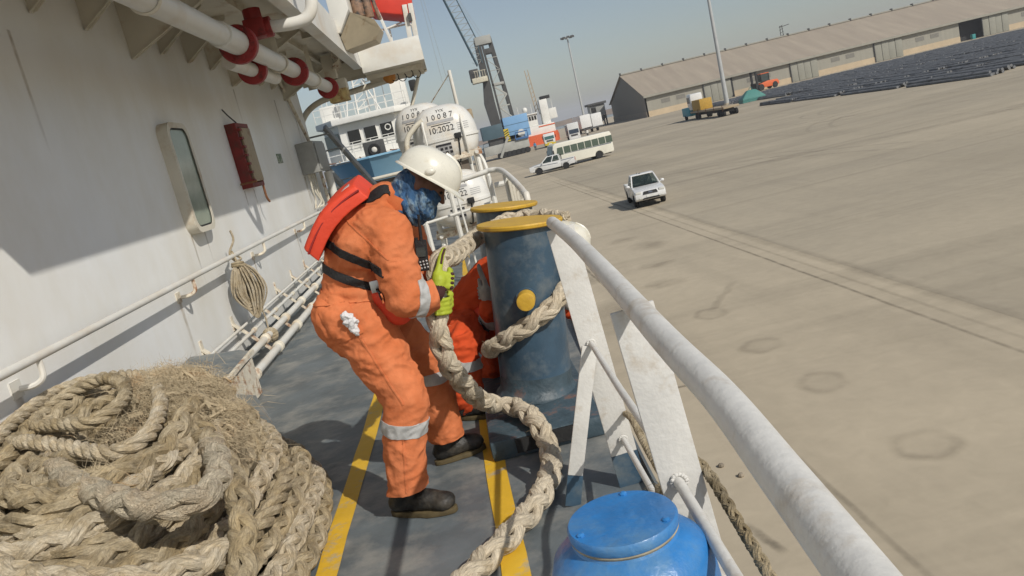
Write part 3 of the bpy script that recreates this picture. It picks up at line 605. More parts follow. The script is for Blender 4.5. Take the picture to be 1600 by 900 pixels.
rope_one(twist(spline([(hx, 7.86, .98), (HX, 7.90, 1.09), (HX - .02, 7.98, 1.07), (HX + .02, 8.06, 1.0), (HX, 7.92, 1.0), (HX, 7.81, 1.09), (HX + .03, 7.96, 1.2), (HX + .02, 7.98, 1.3)], 6), .012, 3, .06), ropem, hl, 'hitch', 5)
rope_one(twist(spline([(hx + .04, 7.98, .52), (hx + .05, 8.06, .40), (hx + .06, 8.02, .26)], 6), .009, 3, .05), ropem, hl, 'tail', 5)
m = MB(); kc = V((hx + .06, 8.02, .18))
for ax in ((1, 0, 0), (0, 1, 0), (0, 0, 1)):
    for k in (-1, 0, 1):
        a = V(ax); m.torus(kc + a * (.028 * k), a, math.sqrt(.066 ** 2 - (.028 * k) ** 2), .015, 20, 6)
m.ell(kc, (.056, .056, .056)); m.build('monkey_fist_knot', ropem, hl)
# ------------------------------------------------------------------ people
cover = mat('orange_coverall', (0.62, 0.205, 0.088), 0.85, var=0.16, scale=5, col2=(0.47, 0.12, 0.038), amt2=0.38, scale2=4, edge2=0.4, bump=0.8, bscale=11, spec=0.15)
cover2 = mat('red_orange_coverall', (0.56, 0.075, 0.022), 0.85, var=0.16, scale=5, bump=0.5, bscale=9, spec=0.15)
tape = mat('reflective_tape', (0.42, 0.42, 0.41), 0.5, var=0.2, scale=20, bump=0.2)
skin = mat('skin', (0.14, 0.065, 0.04), 0.55, var=0.15, scale=10, bump=0.1)
vestm = mat('life_vest_red', (0.66, 0.06, 0.025), 0.62, var=0.12, scale=6, bump=0.2, bscale=30)
strapm = mat('black_strap', (0.014, 0.013, 0.013), 0.75, var=0.3, scale=30, bump=0.3, bscale=120)
helm = mat('helmet_plastic', (0.64, 0.62, 0.535), 0.28, var=0.05, scale=6, col2=(0.55, 0.5, 0.38), amt2=0.16, scale2=9, edge2=0.2, bump=0.03, spec=0.5)
bootm = mat('boot_leather', (0.016, 0.015, 0.014), 0.5, var=0.5, scale=14, col2=(0.07, 0.06, 0.045), amt2=0.25, scale2=9, edge2=0.3, bump=0.3)
solem = mat('boot_sole', (0.10, 0.075, 0.035), 0.7, var=0.3, scale=14)
glovey = mat('glove_yellow', (0.36, 0.42, 0.03), 0.6, var=0.12, scale=20, bump=0.2)
glovek = mat('glove_dark', (0.06, 0.02, 0.018), 0.8, var=0.3, scale=20, bump=0.2)
gloveg = mat('glove_grey', (0.32, 0.30, 0.27), 0.8, var=0.25, scale=15, bump=0.3)
gaiter = mat('blue_gaiter', (0.03, 0.085, 0.18), 0.85, var=0.5, scale=18, col2=(0.22, 0.31, 0.37), amt2=0.30, scale2=10, edge2=0.18, bump=0.7, bscale=22, stretch=(2.5, 1, 1.2))
DG = bpy.context.evaluated_depsgraph_get
def cap(m, a, b, ra, rb, n=14):                        # tapered capsule
    a, b = V(a), V(b); d = b - a; L = d.length; d = d / L if L > 1e-6 else V((0, 0, 1)); P = []; Rr = []
    for k in range(4): t = math.pi / 2 * k / 4; P.append(a - d * ra * math.cos(t)); Rr.append(max(ra * math.sin(t), 1e-3))
    P.append(a); Rr.append(ra); P.append(b); Rr.append(rb)
    for k in range(3, -1, -1): t = math.pi / 2 * k / 4; P.append(b + d * rb * math.cos(t)); Rr.append(max(rb * math.sin(t), 1e-3))
    m.tube(P, Rr, n)
def chain(m, pts, rad):
    for i in range(len(pts) - 1): cap(m, pts[i], pts[i + 1], rad[i], rad[i + 1])
def blob(m, name, mt, parent, vox=.012, it=6, wrinkle=0.0, wscale=9.0, seed=0, folds=(), hems=()):
    me = bpy.data.meshes.new(name); me.from_pydata(m.v, [], m.f); o = bpy.data.objects.new(name, me); link(o)
    r_ = o.modifiers.new('r', 'REMESH'); r_.mode = 'VOXEL'; r_.voxel_size = vox
    s_ = o.modifiers.new('s', 'SMOOTH'); s_.iterations = it; s_.factor = .6
    ev = o.evaluated_get(DG()); me2 = bpy.data.meshes.new_from_object(ev)
    bpy.data.objects.remove(o); bpy.data.meshes.remove(me)
    me2.name = name; nrm = [v.normal.copy() for v in me2.vertices]
    for v, n in zip(me2.vertices, nrm):
        d = 0
        if wrinkle:
            q = v.co * wscale + V((seed * 7.1, 0, 0)); q = q + V((.6, .4, .5)) * mnoise.noise(v.co * 5); w2 = V((q.x + .5 * q.z, q.y, q.z * 1.5 - .6 * q.x)); d = wrinkle * (.8 - 2.4 * abs(mnoise.noise(w2)) + .45 * (1 - 3 * abs(mnoise.noise(w2 * 2.4))))
        for c, rad, ax, fr, am in folds:               # cloth folds bunching round a joint
            t = v.co - V(c)
            if t.length < rad: d += am * (1 - t.length / rad) * math.sin(t.dot(V(ax)) * fr + 2.5 * mnoise.noise(v.co * 7))
        v.co += n * d
    if hems:
        bm = bmesh.new(); bm.from_mesh(me2)
        for co, no, rad in hems:                       # open ends of sleeves and trouser legs
            co, no = V(co), V(no).normalized(); g = [f for f in bm.faces if (f.calc_center_median() - co).length < rad]; gg = list({e for f in g for e in f.edges}) + list({v for f in g for v in f.verts}) + g
            bmesh.ops.bisect_plane(bm, geom=gg, dist=1e-6, plane_co=co, plane_no=no)
            bmesh.ops.delete(bm, geom=[f for f in bm.faces if (f.calc_center_median() - co).length < rad and (f.calc_center_median() - co).dot(no) > 1e-5], context='FACES')
        bm.to_mesh(me2); bm.free()
    base = BASE[parent]
    for v in me2.vertices: v.co -= base
    for p in me2.polygons: p.use_smooth = True
    me2.materials.clear(); me2.materials.append(mt)
    o = bpy.data.objects.new(name, me2); link(o); o.parent = parent; BASE[o] = base
    return o
def cut(src, name, mt, parent, planes, pred=None, off=.004, inner=.002):   # strip lying on another mesh, cut cleanly between planes
    bm = bmesh.new(); bm.from_mesh(src.data); base = BASE[src]
    for co, no in planes:                              # keep the side the normal points away from
        g = bm.verts[:] + bm.edges[:] + bm.faces[:]; bmesh.ops.bisect_plane(bm, geom=g, dist=1e-6, plane_co=V(co) - base, plane_no=V(no), clear_outer=True)
    if pred:
        bm.normal_update(); kill = [f for f in bm.faces if not pred(f.calc_center_median() + base, f.normal)]; bmesh.ops.delete(bm, geom=kill, context='FACES')
    bm.normal_update(); bm.verts.index_update()
    if not bm.faces: bm.free(); return None
    m = MB(); m.add([v.co + v.normal * off + base for v in bm.verts], [tuple(v.index for v in f.verts) for f in bm.faces]); bm.free()
    o = m.build(name, mt, parent)
    md = o.modifiers.new('t', 'SOLIDIFY'); md.thickness = off * .9 + inner; md.offset = -1
    return o
def patch(src, name, mt, parent, pred, off=.004): return cut(src, name, mt, parent, [], pred, off)
def band(src, name, mt, parent, a, b, t0, t1, rad, off=.004):
    a, b = V(a), V(b); d = b - a; L2 = d.dot(d)
    def f(c, n): t = (c - a).dot(d) / L2; return (c - a - d * t).length < rad
    return cut(src, name, mt, parent, [(a + d * t1, d), (a + d * t0, -d)], f, off)
def strip(src, name, mt, parent, p0, p1, w_, cen, rad, pdir, pred=None, off=.006):
    p0, p1, cen = V(p0), V(p1), V(cen); nn = (p1 - p0).cross(V(pdir)).normalized()
    return cut(src, name, mt, parent, [(p0 + nn * w_ / 2, nn), (p0 - nn * w_ / 2, -nn)], lambda c, n: (c - cen).length < rad and (pred is None or pred(c, n)), off)
def helmet(parent, c, up, fwd, rad=.135, seed=0):
    c = V(c); up = V(up).normalized(); fwd = V(fwd); fwd = (fwd - up * fwd.dot(up)).normalized(); sd_ = up.cross(fwd)
    rings = []; n = 40
    for k in range(11):
        t = k / 10; h = .125 * math.sin(t * math.pi / 2) ** 1.0; r_ = math.cos(t * math.pi / 2) ** .72 if k < 10 else 0.02
        rings.append([c + up * h + fwd * (math.cos(2 * math.pi * j / n) * rad * 1.10 * r_) + sd_ * (math.sin(2 * math.pi * j / n) * rad * .95 * r_) for j in range(n)])
    m = MB(); m.loft(rings[::-1] , cap=False); m.add(rings[10], [tuple(range(n))])
    brim = []
    for e, h in ((1.0, .0), (1.07, -.006), (1.075, -.012), (.985, -.008)):
        rr = []
        for j in range(n):
            a = 2 * math.pi * j / n; fr = max(0, math.cos(a)) ** 3; ee = e + (.20 * fr if 1.01 < e else 0)
            rr.append(c + up * (h - (.014 * fr if e > 1.01 else 0)) + fwd * (math.cos(a) * rad * 1.10 * ee) + sd_ * (math.sin(a) * rad * .95 * ee))
        brim.append(rr)
    m.loft(brim, cap=False); h_ = m.build('helmet', helm, parent, clean=True)
    m = MB()                                           # ridge and slot covers
    m.tube([c + up * (.125 * math.sin(t) + .001) + fwd * (math.cos(t) * rad * 1.10 * .97 * math.cos(t) ** -.28 if math.cos(t) > .05 else 0) for t in [R(x) for x in range(25, 86, 6)]], .008, 8)
    m.build('helmet_ridge', helm, h_)
    for s_ in (-1, 1): m = MB(); m.ell(c + up * .022 + sd_ * (s_ * rad * .93), (.026, .014, .016), 10, 6); m.build('slot_cover', helm, h_)
    m = MB()                                           # dark harness inside
    m.loft([[c - up * .004 + fwd * (math.cos(2 * math.pi * j / 24) * rad * 1.0 * q) + sd_ * (math.sin(2 * math.pi * j / 24) * rad * .86 * q) for j in range(24)] for q in (1, .05)], cap=False)
    m.build('helmet_harness', black, h_)
    return h_
def boot(parent, heel, toe, ank, hgt=.15):
    heel, toe, ank = V(heel), V(toe), V(ank); d = toe - heel; d.z = 0; L = d.length; d.normalize(); s_ = V((0, 0, 1)).cross(d)
    m = MB(); h0 = heel + d * .05
    cap(m, h0 + V((0, 0, .065)), h0 + d * (L * .42) + V((0, 0, .07)), .048, .052); cap(m, h0 + d * (L * .42) + V((0, 0, .07)), toe - d * .055 + V((0, 0, .055)), .052, .045)
    m.ell(toe - d * .06 + V((0, 0, .055)), (.06, .06, .042)); cap(m, h0 + d * .02 + V((0, 0, .08)), ank + V((0, 0, .05)), .052, .058)
    b = blob(m, 'boot', bootm, parent, .009, 4, .0015, 30)
    n = 28; ring = []
    for j in range(n):
        a = 2 * math.pi * j / n; x = math.cos(a); y = math.sin(a); wd = (.058 if x > 0 else .048) * (1 - .18 * abs(x) ** 2)
        ring.append(heel + d * (L / 2 + x * L / 2 * abs(x) ** .0) + s_ * (math.copysign(abs(y) ** .7, y) * wd))
    m = MB(); m.loft([[p + V((0, 0, .002)) for p in ring], [p + V((0, 0, .028)) for p in ring]]); m.build('sole', solem, b, bev=.004)
    m = MB()
    for k in range(4): q = h0 + d * (.10 + .02 * k) + V((0, 0, .135 - .012 * k)); m.tube([q - s_ * .03, q + V((0, 0, .008)), q + s_ * .03], .004, 6)
    m.build('lace', strapm, b)
    return b
def hand(parent, wrist, palm, grip_c, grip_ax, nrm, mt_back, mt_dark, right=1, rr=.05):
    """closed hand: palm beside the rope, four fingers curled round it, thumb from the side of the palm"""
    wrist, palm, gc = V(wrist), V(palm), V(grip_c); ax = V(grip_ax).normalized(); out = (palm - gc); out = (out - ax * out.dot(ax)).normalized(); side = ax.cross(out)
    if (palm - wrist).dot(side) < 0: side = -side
    m = MB(); cap(m, wrist, palm - side * .02, .031, .036); knk = palm + side * .035
    for k in (-1, 0, 1): cap(m, palm - side * .03 + ax * .02 * k, knk + ax * .024 * k, .024, .019)
    for k, ln in ((-1.5, .92), (-.5, 1.0), (.5, 1.03), (1.5, .95)):
        P = []; R_ = rr + .010
        for t in (35, 68, 105, 145, 180):
            a = R(t * ln) ; P.append(gc + ax * (.0205 * k) + (out * math.cos(a) + side * math.sin(a)) * R_)
        P = [knk + ax * (.0205 * k)] + P[0:]; chain(m, P, [.0125, .0118, .0112, .0105, .010, .009])
    th = [palm - side * .03 + ax * .025, palm - side * .022 + ax * .06, gc + ax * .088 - side * .012 + out * (rr + .013), gc + ax * .118 + out * (rr + .009)]
    chain(m, th, [.019, .0165, .0145, .011])
    g = blob(m, 'glove', mt_back, parent, .0052, 3)
    for k in (-1.5, -.5, .5, 1.5):                     # moulded guards over the knuckles and thumb
        m = MB(); m.ell(knk + ax * (.0205 * k) + out * .012, (.012, .010, .009), 10, 6); m.build('knuckle_guard', mt_dark, g)
    m = MB(); m.tube([th[1].lerp(th[2], .2) + out * .014, th[2] + out * .012, th[3] + out * .008], .006, 6); m.build('thumb_guard', mt_dark, g)
    return g
def head_body(parent, name, hc, fwd, up, neck, joints, rad):
    """one continuous body under the clothes: head with nose, ears, brow; neck; trunk; limbs"""
    hc = V(hc); fwd = V(fwd).normalized(); up = V(up).normalized(); s_ = up.cross(fwd); m = MB()
    rot = Matrix((fwd, s_, up)).transposed()
    m.ell(hc + up * .02, (.098, .076, .105), 20, 14, rot); cap(m, hc - up * .06 + fwd * .035, hc - up * .085 + fwd * .055, .055, .04)
    cap(m, hc + fwd * .095 + up * .01, hc + fwd * .115 - up * .025, .012, .016); cap(m, hc + fwd * .088 + up * .028 + s_ * .035, hc + fwd * .088 + up * .028 - s_ * .035, .014, .014)
    for k in (-1, 1): m.ell(hc + s_ * (.078 * k) - up * .005 - fwd * .01, (.018, .010, .03), 10, 8, rot)
    cap(m, hc - up * .06 - fwd * .02, neck, .055, .06)
    for ch, rr in zip(joints, rad): chain(m, ch, rr)
    b = blob(m, name, skin, parent, .011, 3)
    m = MB()
    for k in (-1, 1): m.ell(hc + fwd * .094 + s_ * (.032 * k) + up * .008, (.008, .012, .007), 10, 6, rot)
    m.build('eye', black, b); return b

# ---- man in the foreground
P1 = thing('person', 'person in orange coverall, white helmet and blue face scarf, bent over hauling rope', 'person', (-.5, 3.65, 0))
pel = (-.585, 3.63, .98); mid = (-.53, 3.63, 1.13); che = (-.455, 3.63, 1.28); nb = (-.335, 3.63, 1.41)
rS, rE, rW = (-.345, 3.47, 1.30), (-.335, 3.41, 1.02), (-.205, 3.49, .985)
lS, lE, lW = (-.31, 3.80, 1.31), (-.275, 3.86, 1.03), (-.205, 3.70, .945)
rH, rK, rA = (-.575, 3.54, .93), (-.455, 3.47, .56), (-.565, 3.475, .12)
lH, lK, lA = (-.55, 3.74, .93), (-.36, 3.90, .55), (-.375, 3.985, .13)
UP1 = V((.66, .03, .75)); FW1 = V((.75, -.02, -.66)); hc1 = V((-.155, 3.62, 1.46))
head_body(P1, 'body', hc1, FW1, UP1, (-.27, 3.63, 1.38), [[pel, mid, che, nb], [rS, rE, rW], [lS, lE, lW], [pel, rH, rK, rA], [pel, lH, lK, lA]], [[.12, .11, .12, .08], [.05, .042, .03], [.05, .042, .03], [.1, .085, .055, .04], [.1, .085, .055, .04]])
m = MB()
chain(m, [pel, mid, che], [.168, .165, .185]); cap(m, (-.47, 3.53, 1.26), (-.40, 3.55, 1.34), .13, .11); cap(m, (-.47, 3.74, 1.26), (-.37, 3.73, 1.34), .13, .11)
cap(m, che, nb, .16, .10); cap(m, (-.36, 3.60, 1.36), (-.30, 3.65, 1.40), .10, .085)
cap(m, (-.655, 3.55, .98), (-.63, 3.56, .90), .125, .12); cap(m, (-.655, 3.72, .98), (-.63, 3.72, .90), .125, .12)
chain(m, [(-.40, 3.50, 1.32), rS, (-.345, 3.43, 1.18), rE], [.10, .102, .095, .09]); chain(m, [rE, (-.275, 3.44, .99), rW], [.090, .08, .062])
chain(m, [lS, lE, lW], [.095, .078, .058])
chain(m, [rH, (-.52, 3.51, .75), rK, (-.52, 3.47, .35), rA], [.145, .128, .100, .098, .092])
chain(m, [lH, (-.455, 3.83, .75), lK, (-.375, 3.95, .32), lA], [.14, .122, .10, .098, .09])
folds = [(rE, .16, (.3, .2, 1), 75, .007), (rK, .17, (-.2, 0, 1), 60, .006), (lK, .17, (-.2, 0, 1), 60, .006), ((-.56, 3.5, 1.12), .16, (.35, 0, 1), 85, .008), (rH, .2, (.6, 0, 1), 50, .006), (rA, .14, (0, 0, 1), 70, .006), ((-.40, 3.45, 1.2), .14, (1, .2, -.5), 70, .006)]
cv = blob(m, 'coverall', cover, P1, .0078, 6, .0085, 6.5, 1, folds, [((-.555, 3.475, .135), (.0, 0, -1), .17), ((-.375, 3.98, .14), (0, 0, -1), .17), (V(rW) + V((-.01, -.01, 0)), (1, .3, .0), .085)])
band(cv, 'leg_tape', tape, P1, rK, rA, .22, .36, .16); band(cv, 'leg_tape', tape, P1, lK, lA, -.02, .12, .16)
band(cv, 'sleeve_tape', tape, P1, rE, rW, .14, .46, .10); cut(cv, 'shoulder_tape', tape, P1, [((-.40, 0, 0), (-1, 0, .3)), ((-.305, 0, 0), (1, 0, -.3)), ((-.36, 0, 1.425), (-.3, 0, 1)), ((-.36, 0, 1.385), (.3, 0, -1))], lambda c, n: c.y < 3.55)
strip(cv, 'waistband', cover, P1, (-.74, 3.5, 1.085), (-.42, 3.5, 1.04), .05, (-.58, 3.63, 1.06), .30, (0, 1, 0), None, .005)
cut(cv, 'pocket', cover, P1, [((-.70, 0, 1.04), (-.25, 0, 1)), ((-.60, 0, .90), (.25, 0, -1)), ((-.715, 0, 1.0), (-1, 0, -.3)), ((-.575, 0, 1.0), (1, 0, .3))], lambda c, n: c.y < 3.60 and n.y < .1, .005)
cut(cv, 'side_seam', cover, P1, [((-.52, 3.5, .75), (.95, 0, .30)), ((-.528, 3.5, .75), (-.95, 0, -.30))], lambda c, n: c.y < 3.47 and .56 < c.z < 1.0 and n.y < -.4, .0035)
cut(cv, 'trouser_seam', cover, P1, [((-.522, 3.5, .3), (.98, 0, -.2)), ((-.529, 3.5, .3), (-.98, 0, .2))], lambda c, n: c.y < 3.47 and .15 < c.z < .46 and n.y < -.4, .0035)
cut(cv, 'back_yoke_seam', cover, P1, [((-.43, 3.5, 1.30), (.8, 0, .6)), ((-.437, 3.5, 1.30), (-.8, 0, -.6))], lambda c, n: c.y < 3.62 and c.z > 1.2 and n.y < .5, .0035)
# collar
m = MB(); cn = V((-.285, 3.63, 1.405)); ax = V((.62, 0, .78)); m.lathe([(.098, -.035), (.104, .0), (.10, .035), (.092, .036), (.094, 0), (.09, -.03)], cn, ax, 28); m.build('collar', cover, P1)
# face scarf and helmet
m = MB(); n0 = V((-.28, 3.63, 1.39)); n1 = hc1 - UP1 * .035 + FW1 * .05
cap(m, n0, hc1 - UP1 * .055 + FW1 * .0, .080, .084); cap(m, hc1 - UP1 * .045 + FW1 * .03, hc1 - UP1 * .10 + FW1 * .05, .080, .056); cap(m, hc1 - UP1 * .02 - FW1 * .04, hc1 - UP1 * .06 - FW1 * .05, .076, .074)
rr = random.Random(8)
for k in range(6):                                     # wrapped folds of the scarf
    t = k / 5; c = n0.lerp(n1, t) - UP1 * .012; ax = (n1 - n0).normalized() + V((rr.uniform(-.25, .25), rr.uniform(-.2, .2), rr.uniform(-.25, .25))); m.torus(c, ax, .080 + .010 * math.sin(math.pi * t), .015, 26, 8)
cap(m, n0 + V((.03, -.07, .0)), n0 + V((.07, -.085, -.06)), .022, .012)
blob(m, 'face_scarf', gaiter, P1, .005, 3, .004, 13, 3)
helmet(P1, hc1 + UP1 * .047 + FW1 * .008, UP1, FW1, .136)
boot(P1, (-.67, 3.525, 0), (-.355, 3.39, 0), (-.575, 3.475, .10)); boot(P1, (-.47, 3.985, 0), (-.19, 4.06, 0), (-.385, 3.985, .10))
# gloves on the rope
g = hand(P1, rW, (-.165, 3.515, 1.03), (-.188, 3.583, 1.04), (.25, .35, .85), (0, -1, 0), glovey, glovek, 1, .05)
patch(g, 'glove_cuff', glovek, g, lambda c, n: (c - V(rW)).length < .045, .004)
hand(P1, lW, (-.195, 3.635, .925), (-.222, 3.562, .92), (.2, 0, .9), (0, 1, 0), glovey, glovek, -1, .05)
# inflatable life vest: back collar pad, front lobe, straps
def pad(p0, p1, side, nrm, w_, th, name, bulge=.02):
    p0, p1 = V(p0), V(p1); side = V(side).normalized(); d = (p1 - p0); nrm = V(nrm).normalized(); m = MB(); rings = []
    for i in range(13):
        t = i / 12; e = math.sin(min(1, max(.0, t if t < .5 else 1 - t) * 7 + .12) * math.pi / 2); c = p0 + d * t + nrm * (bulge * math.sin(math.pi * t)); ring = []
        for j in range(24):
            a = 2 * math.pi * j / 24; x = math.copysign(abs(math.cos(a)) ** .45, math.cos(a)); y = math.copysign(abs(math.sin(a)) ** .6, math.sin(a))
            ring.append(c + side * (x * w_ / 2 * (.82 + .18 * e)) + nrm * (y * th / 2 * (.5 + .5 * e)))
        rings.append(ring)
    m.loft(rings); return m.build(name, vestm, P1)
m = MB(); q0, q1 = V((-.665, 3.60, 1.275)), V((-.385, 3.60, 1.49)); nv = V((-.58, -.10, .81)).normalized(); sv = V((.05, 1, .08)); sv = (sv - nv * sv.dot(nv)).normalized(); rings = []
for i_ in range(9):                                    # boxy back pad of the life vest, gently curved over the shoulders
    t_ = i_ / 8; c_ = q0.lerp(q1, t_) + nv * (.035 * math.sin(math.pi * t_) + .035); w_ = .15 + .012 * math.sin(math.pi * t_)
    rings.append([c_ + sv * (a_ * w_) + nv * (b_ * .042) for a_, b_ in ((-1, -1), (-1, -.2), (-.97, .75), (-.85, 1), (0, 1.08), (.85, 1), (.97, .75), (1, -.2), (1, -1), (0, -1))])
m.loft(rings); vp = m.build('vest_collar', vestm, P1, bev=.008, seg=3)
m = MB(); a_ = q0.lerp(q1, .45) + nv * .117 - sv * .06; b_ = q0.lerp(q1, .92) + nv * .088 - sv * .06; m.bar(a_, b_, .055, .006, sv); m.build('vest_tape', tape, vp)
m = MB(); m.tube([c_ - sv * .155 + nv * .012 for c_ in [q0.lerp(q1, t_) + nv * (.035 * math.sin(math.pi * t_) + .035) for t_ in [k_ / 8 for k_ in range(9)]]], .0045, 6); m.build('vest_piping', redp, vp)
m = MB(); cap(m, (-.42, 3.50, 1.04), (-.39, 3.50, .95), .075, .07); cap(m, (-.40, 3.62, 1.05), (-.37, 3.62, .96), .08, .075); blob(m, 'vest_lobe', vestm, P1, .012, 4)
strip(cv, 'waist_strap', strapm, P1, (-.715, 3.5, 1.235), (-.44, 3.5, 1.06), .036, (-.56, 3.62, 1.14), .29, (0, 1, 0))
strip(cv, 'side_strap', strapm, P1, (-.63, 3.5, 1.32), (-.42, 3.5, 1.165), .034, (-.5, 3.45, 1.24), .19, (0, 1, 0), lambda c, n: c.x < -.40 and c.y < 3.6)
cut(cv, 'shoulder_strap', strapm, P1, [((0, 3.575, 0), (0, 1, 0)), ((0, 3.54, 0), (0, -1, 0))], lambda c, n: c.z > 1.36 and -.54 < c.x < -.30 and n.z > 0, .006)
m = MB(); m.box((-.475, 3.432, 1.062), (-.435, 3.444, 1.115)); m.build('buckle', chrome, P1, bev=.003)
# radio on the chest
rd = thing('handheld_radio', 'black handheld radio clipped to the chest of the bent person', 'radio', (-.225, 3.5, 1.1))
rq = Matrix.Rotation(R(8), 3, 'Y')
m = MB(); m.box((-.252, 3.452, 1.10), (-.200, 3.487, 1.235), rq); m.build('case', strapm, rd, bev=.006)
m = MB(); m.cyl((-.213, 3.468, 1.23), (-.196, 3.468, 1.345), .008, .006, 10); m.build('antenna', strapm, rd); m = MB(); m.cyl((-.236, 3.468, 1.23), (-.233, 3.468, 1.25), .009, n=10); m.build('knob', strapm, rd)
m = MB(); m.box((-.246, 3.447, 1.165), (-.206, 3.4525, 1.205), rq); m.build('screen', mat('lcd', (.05, .055, .05), .25), rd)
for i in range(3):
    for j in range(3):
        m = MB(); m.ell((-.240 + .014 * i + .012 * .0 * j, 3.4525, 1.115 + .014 * j), (.0045, .003, .0045), 8, 5); m.build('button', tape, rd)
# white rag in the back pocket
m = MB(); rr = random.Random(14); rc = V((-.592, 3.385, .985))
m.ell(rc, (.022, .018, .03)); m.ell(rc + V((.008, -.004, -.03)), (.015, .014, .034)); m.ell(rc + V((-.012, 0, .016)), (.018, .014, .018)); m.ell(rc + V((.02, -.004, -.012)), (.014, .012, .02)); m.ell(rc + V((.016, -.002, -.06)), (.010, .009, .018)); m.ell(rc + V((-.014, .0, -.012)), (.014, .012, .016))
blob(m, 'rag', mat('white_cloth', (.66, .65, .65), .8, var=.15, scale=40, bump=.6, bscale=60), P1, .004, 1, .007, 34)

# ---- second man, crouched behind the near bollard
P2 = thing('person', 'person in red-orange coverall crouching behind the blue bollard, white helmet low', 'person', (0, 4.95, 0))
pel = (-.16, 5.05, .52); che = (.13, 5.02, .72); nb = (.36, 5.0, .80)
rS, rE, rW = (.12, 4.86, .76), (.02, 4.80, .52), (.0, 4.70, .60); lS, lE, lW = (.32, 5.16, .74), (.585, 5.05, .36), (.50, 4.86, .45)
rH, rK, rA = (-.16, 4.95, .48), (-.20, 4.62, .44), (-.25, 4.60, .11); lH, lK, lA = (-.12, 5.15, .48), (.02, 4.83, .30), (-.08, 5.05, .10)
hc2 = V((.565, 4.97, .80)); UP2 = V((.42, -.12, .9)).normalized(); FW2 = V((.85, -.25, -.43)).normalized()
head_body(P2, 'body', hc2, FW2, UP2, (.40, 5.0, .79), [[pel, che, nb], [rS, rE, rW], [lS, lE, lW], [pel, rH, rK, rA], [pel, lH, lK, lA]], [[.12, .12, .08], [.05, .042, .03], [.05, .042, .03], [.1, .085, .055, .04], [.1, .085, .055, .04]])
m = MB(); chain(m, [pel, (-.02, 5.03, .63), che], [.165, .165, .17]); cap(m, che, nb, .16, .09); cap(m, (.08, 4.93, .72), (.16, 4.92, .77), .12, .10); chain(m, [rS, rE, rW], [.09, .075, .055]); chain(m, [lS, lE, lW], [.09, .072, .055])
chain(m, [rH, rK, (-.235, 4.61, .25), rA], [.14, .105, .098, .092]); chain(m, [lH, lK, lA], [.13, .10, .09])
cv2 = blob(m, 'coverall', cover2, P2, .010, 4, .012, 8, 5, [(rK, .16, (0, .5, 1), 60, .007), (rE, .15, (0, 0, 1), 70, .007), ((-.05, 4.9, .6), .2, (1, 0, .4), 55, .008)])
band(cv2, 'leg_tape', tape, P2, rK, rA, .25, .43, .15); band(cv2, 'sleeve_tape', tape, P2, rE, rW, .1, .6, .09)
m = MB(); cap(m, (.40, 4.99, .79), hc2 - UP2 * .05, .075, .085); blob(m, 'face_scarf', gaiter, P2, .011, 3)
helmet(P2, hc2 + UP2 * .055, UP2, FW2, .136)
boot(P2, (-.33, 4.60, 0), (-.06, 4.50, 0), (-.25, 4.59, .09)); boot(P2, (-.12, 5.18, 0), (.02, 4.95, 0), (-.08, 5.10, .08))
g = hand(P2, rW, (.0, 4.735, .70), (.045, 4.77, .74), (.1, .2, 1), (-1, 0, 0), gloveg, gloveg, 1, .05); hand(P2, lW, (.47, 4.83, .50), (.44, 4.78, .55), (.3, .1, 1), (1, 0, 0), gloveg, gloveg, -1, .05)
m = MB(); cap(m, (.03, 4.86, .54), (-.08, 4.87, .50), .085, .08); cap(m, (.06, 4.86, .68), (.18, 4.85, .74), .06, .05); blob(m, 'life_vest', vestm, P2, .012, 4)
m = MB(); m.bar((-.13, 4.775, .565), (-.02, 4.755, .46), .035, .006, (1, 0, 1)); m.build('strap', strapm, P2)
# rope standing up between the second man's hands and the post
# ------------------------------------------------------------------ life rafts, cradles and forward rail on own ship
raftm = mat('raft_white', (0.66, 0.655, 0.62), 0.3, var=0.05, scale=5, col2=(0.62, 0.52, 0.38), amt2=0.18, scale2=3, edge2=0.3, bump=0.03)
ink = mat('black_ink', (0.03, 0.03, 0.035), 0.6, var=0.2, bump=0)
inkg = mat('grey_ink', (0.36, 0.36, 0.36), 0.6, var=0.2, bump=0)
def text_pts(s, size):
    cu = bpy.data.curves.new('lettering', 'FONT'); cu.body = s; cu.size = size; cu.align_x = 'CENTER'; cu.resolution_u = 2
    o = bpy.data.objects.new('t', cu); link(o); me = bpy.data.meshes.new_from_object(o.evaluated_get(DG()))
    bm = bmesh.new(); bm.from_mesh(me); bmesh.ops.triangulate(bm, faces=bm.faces); bmesh.ops.subdivide_edges(bm, edges=[e for e in bm.edges if e.calc_length() > size * .3], cuts=1, use_grid_fill=False); bmesh.ops.triangulate(bm, faces=bm.faces)
    vs = [v.co.copy() for v in bm.verts]; bm.verts.index_update(); fs = [tuple(v.index for v in f.verts) for f in bm.faces]; bm.free()
    bpy.data.objects.remove(o); bpy.data.curves.remove(cu); bpy.data.meshes.remove(me); return vs, fs
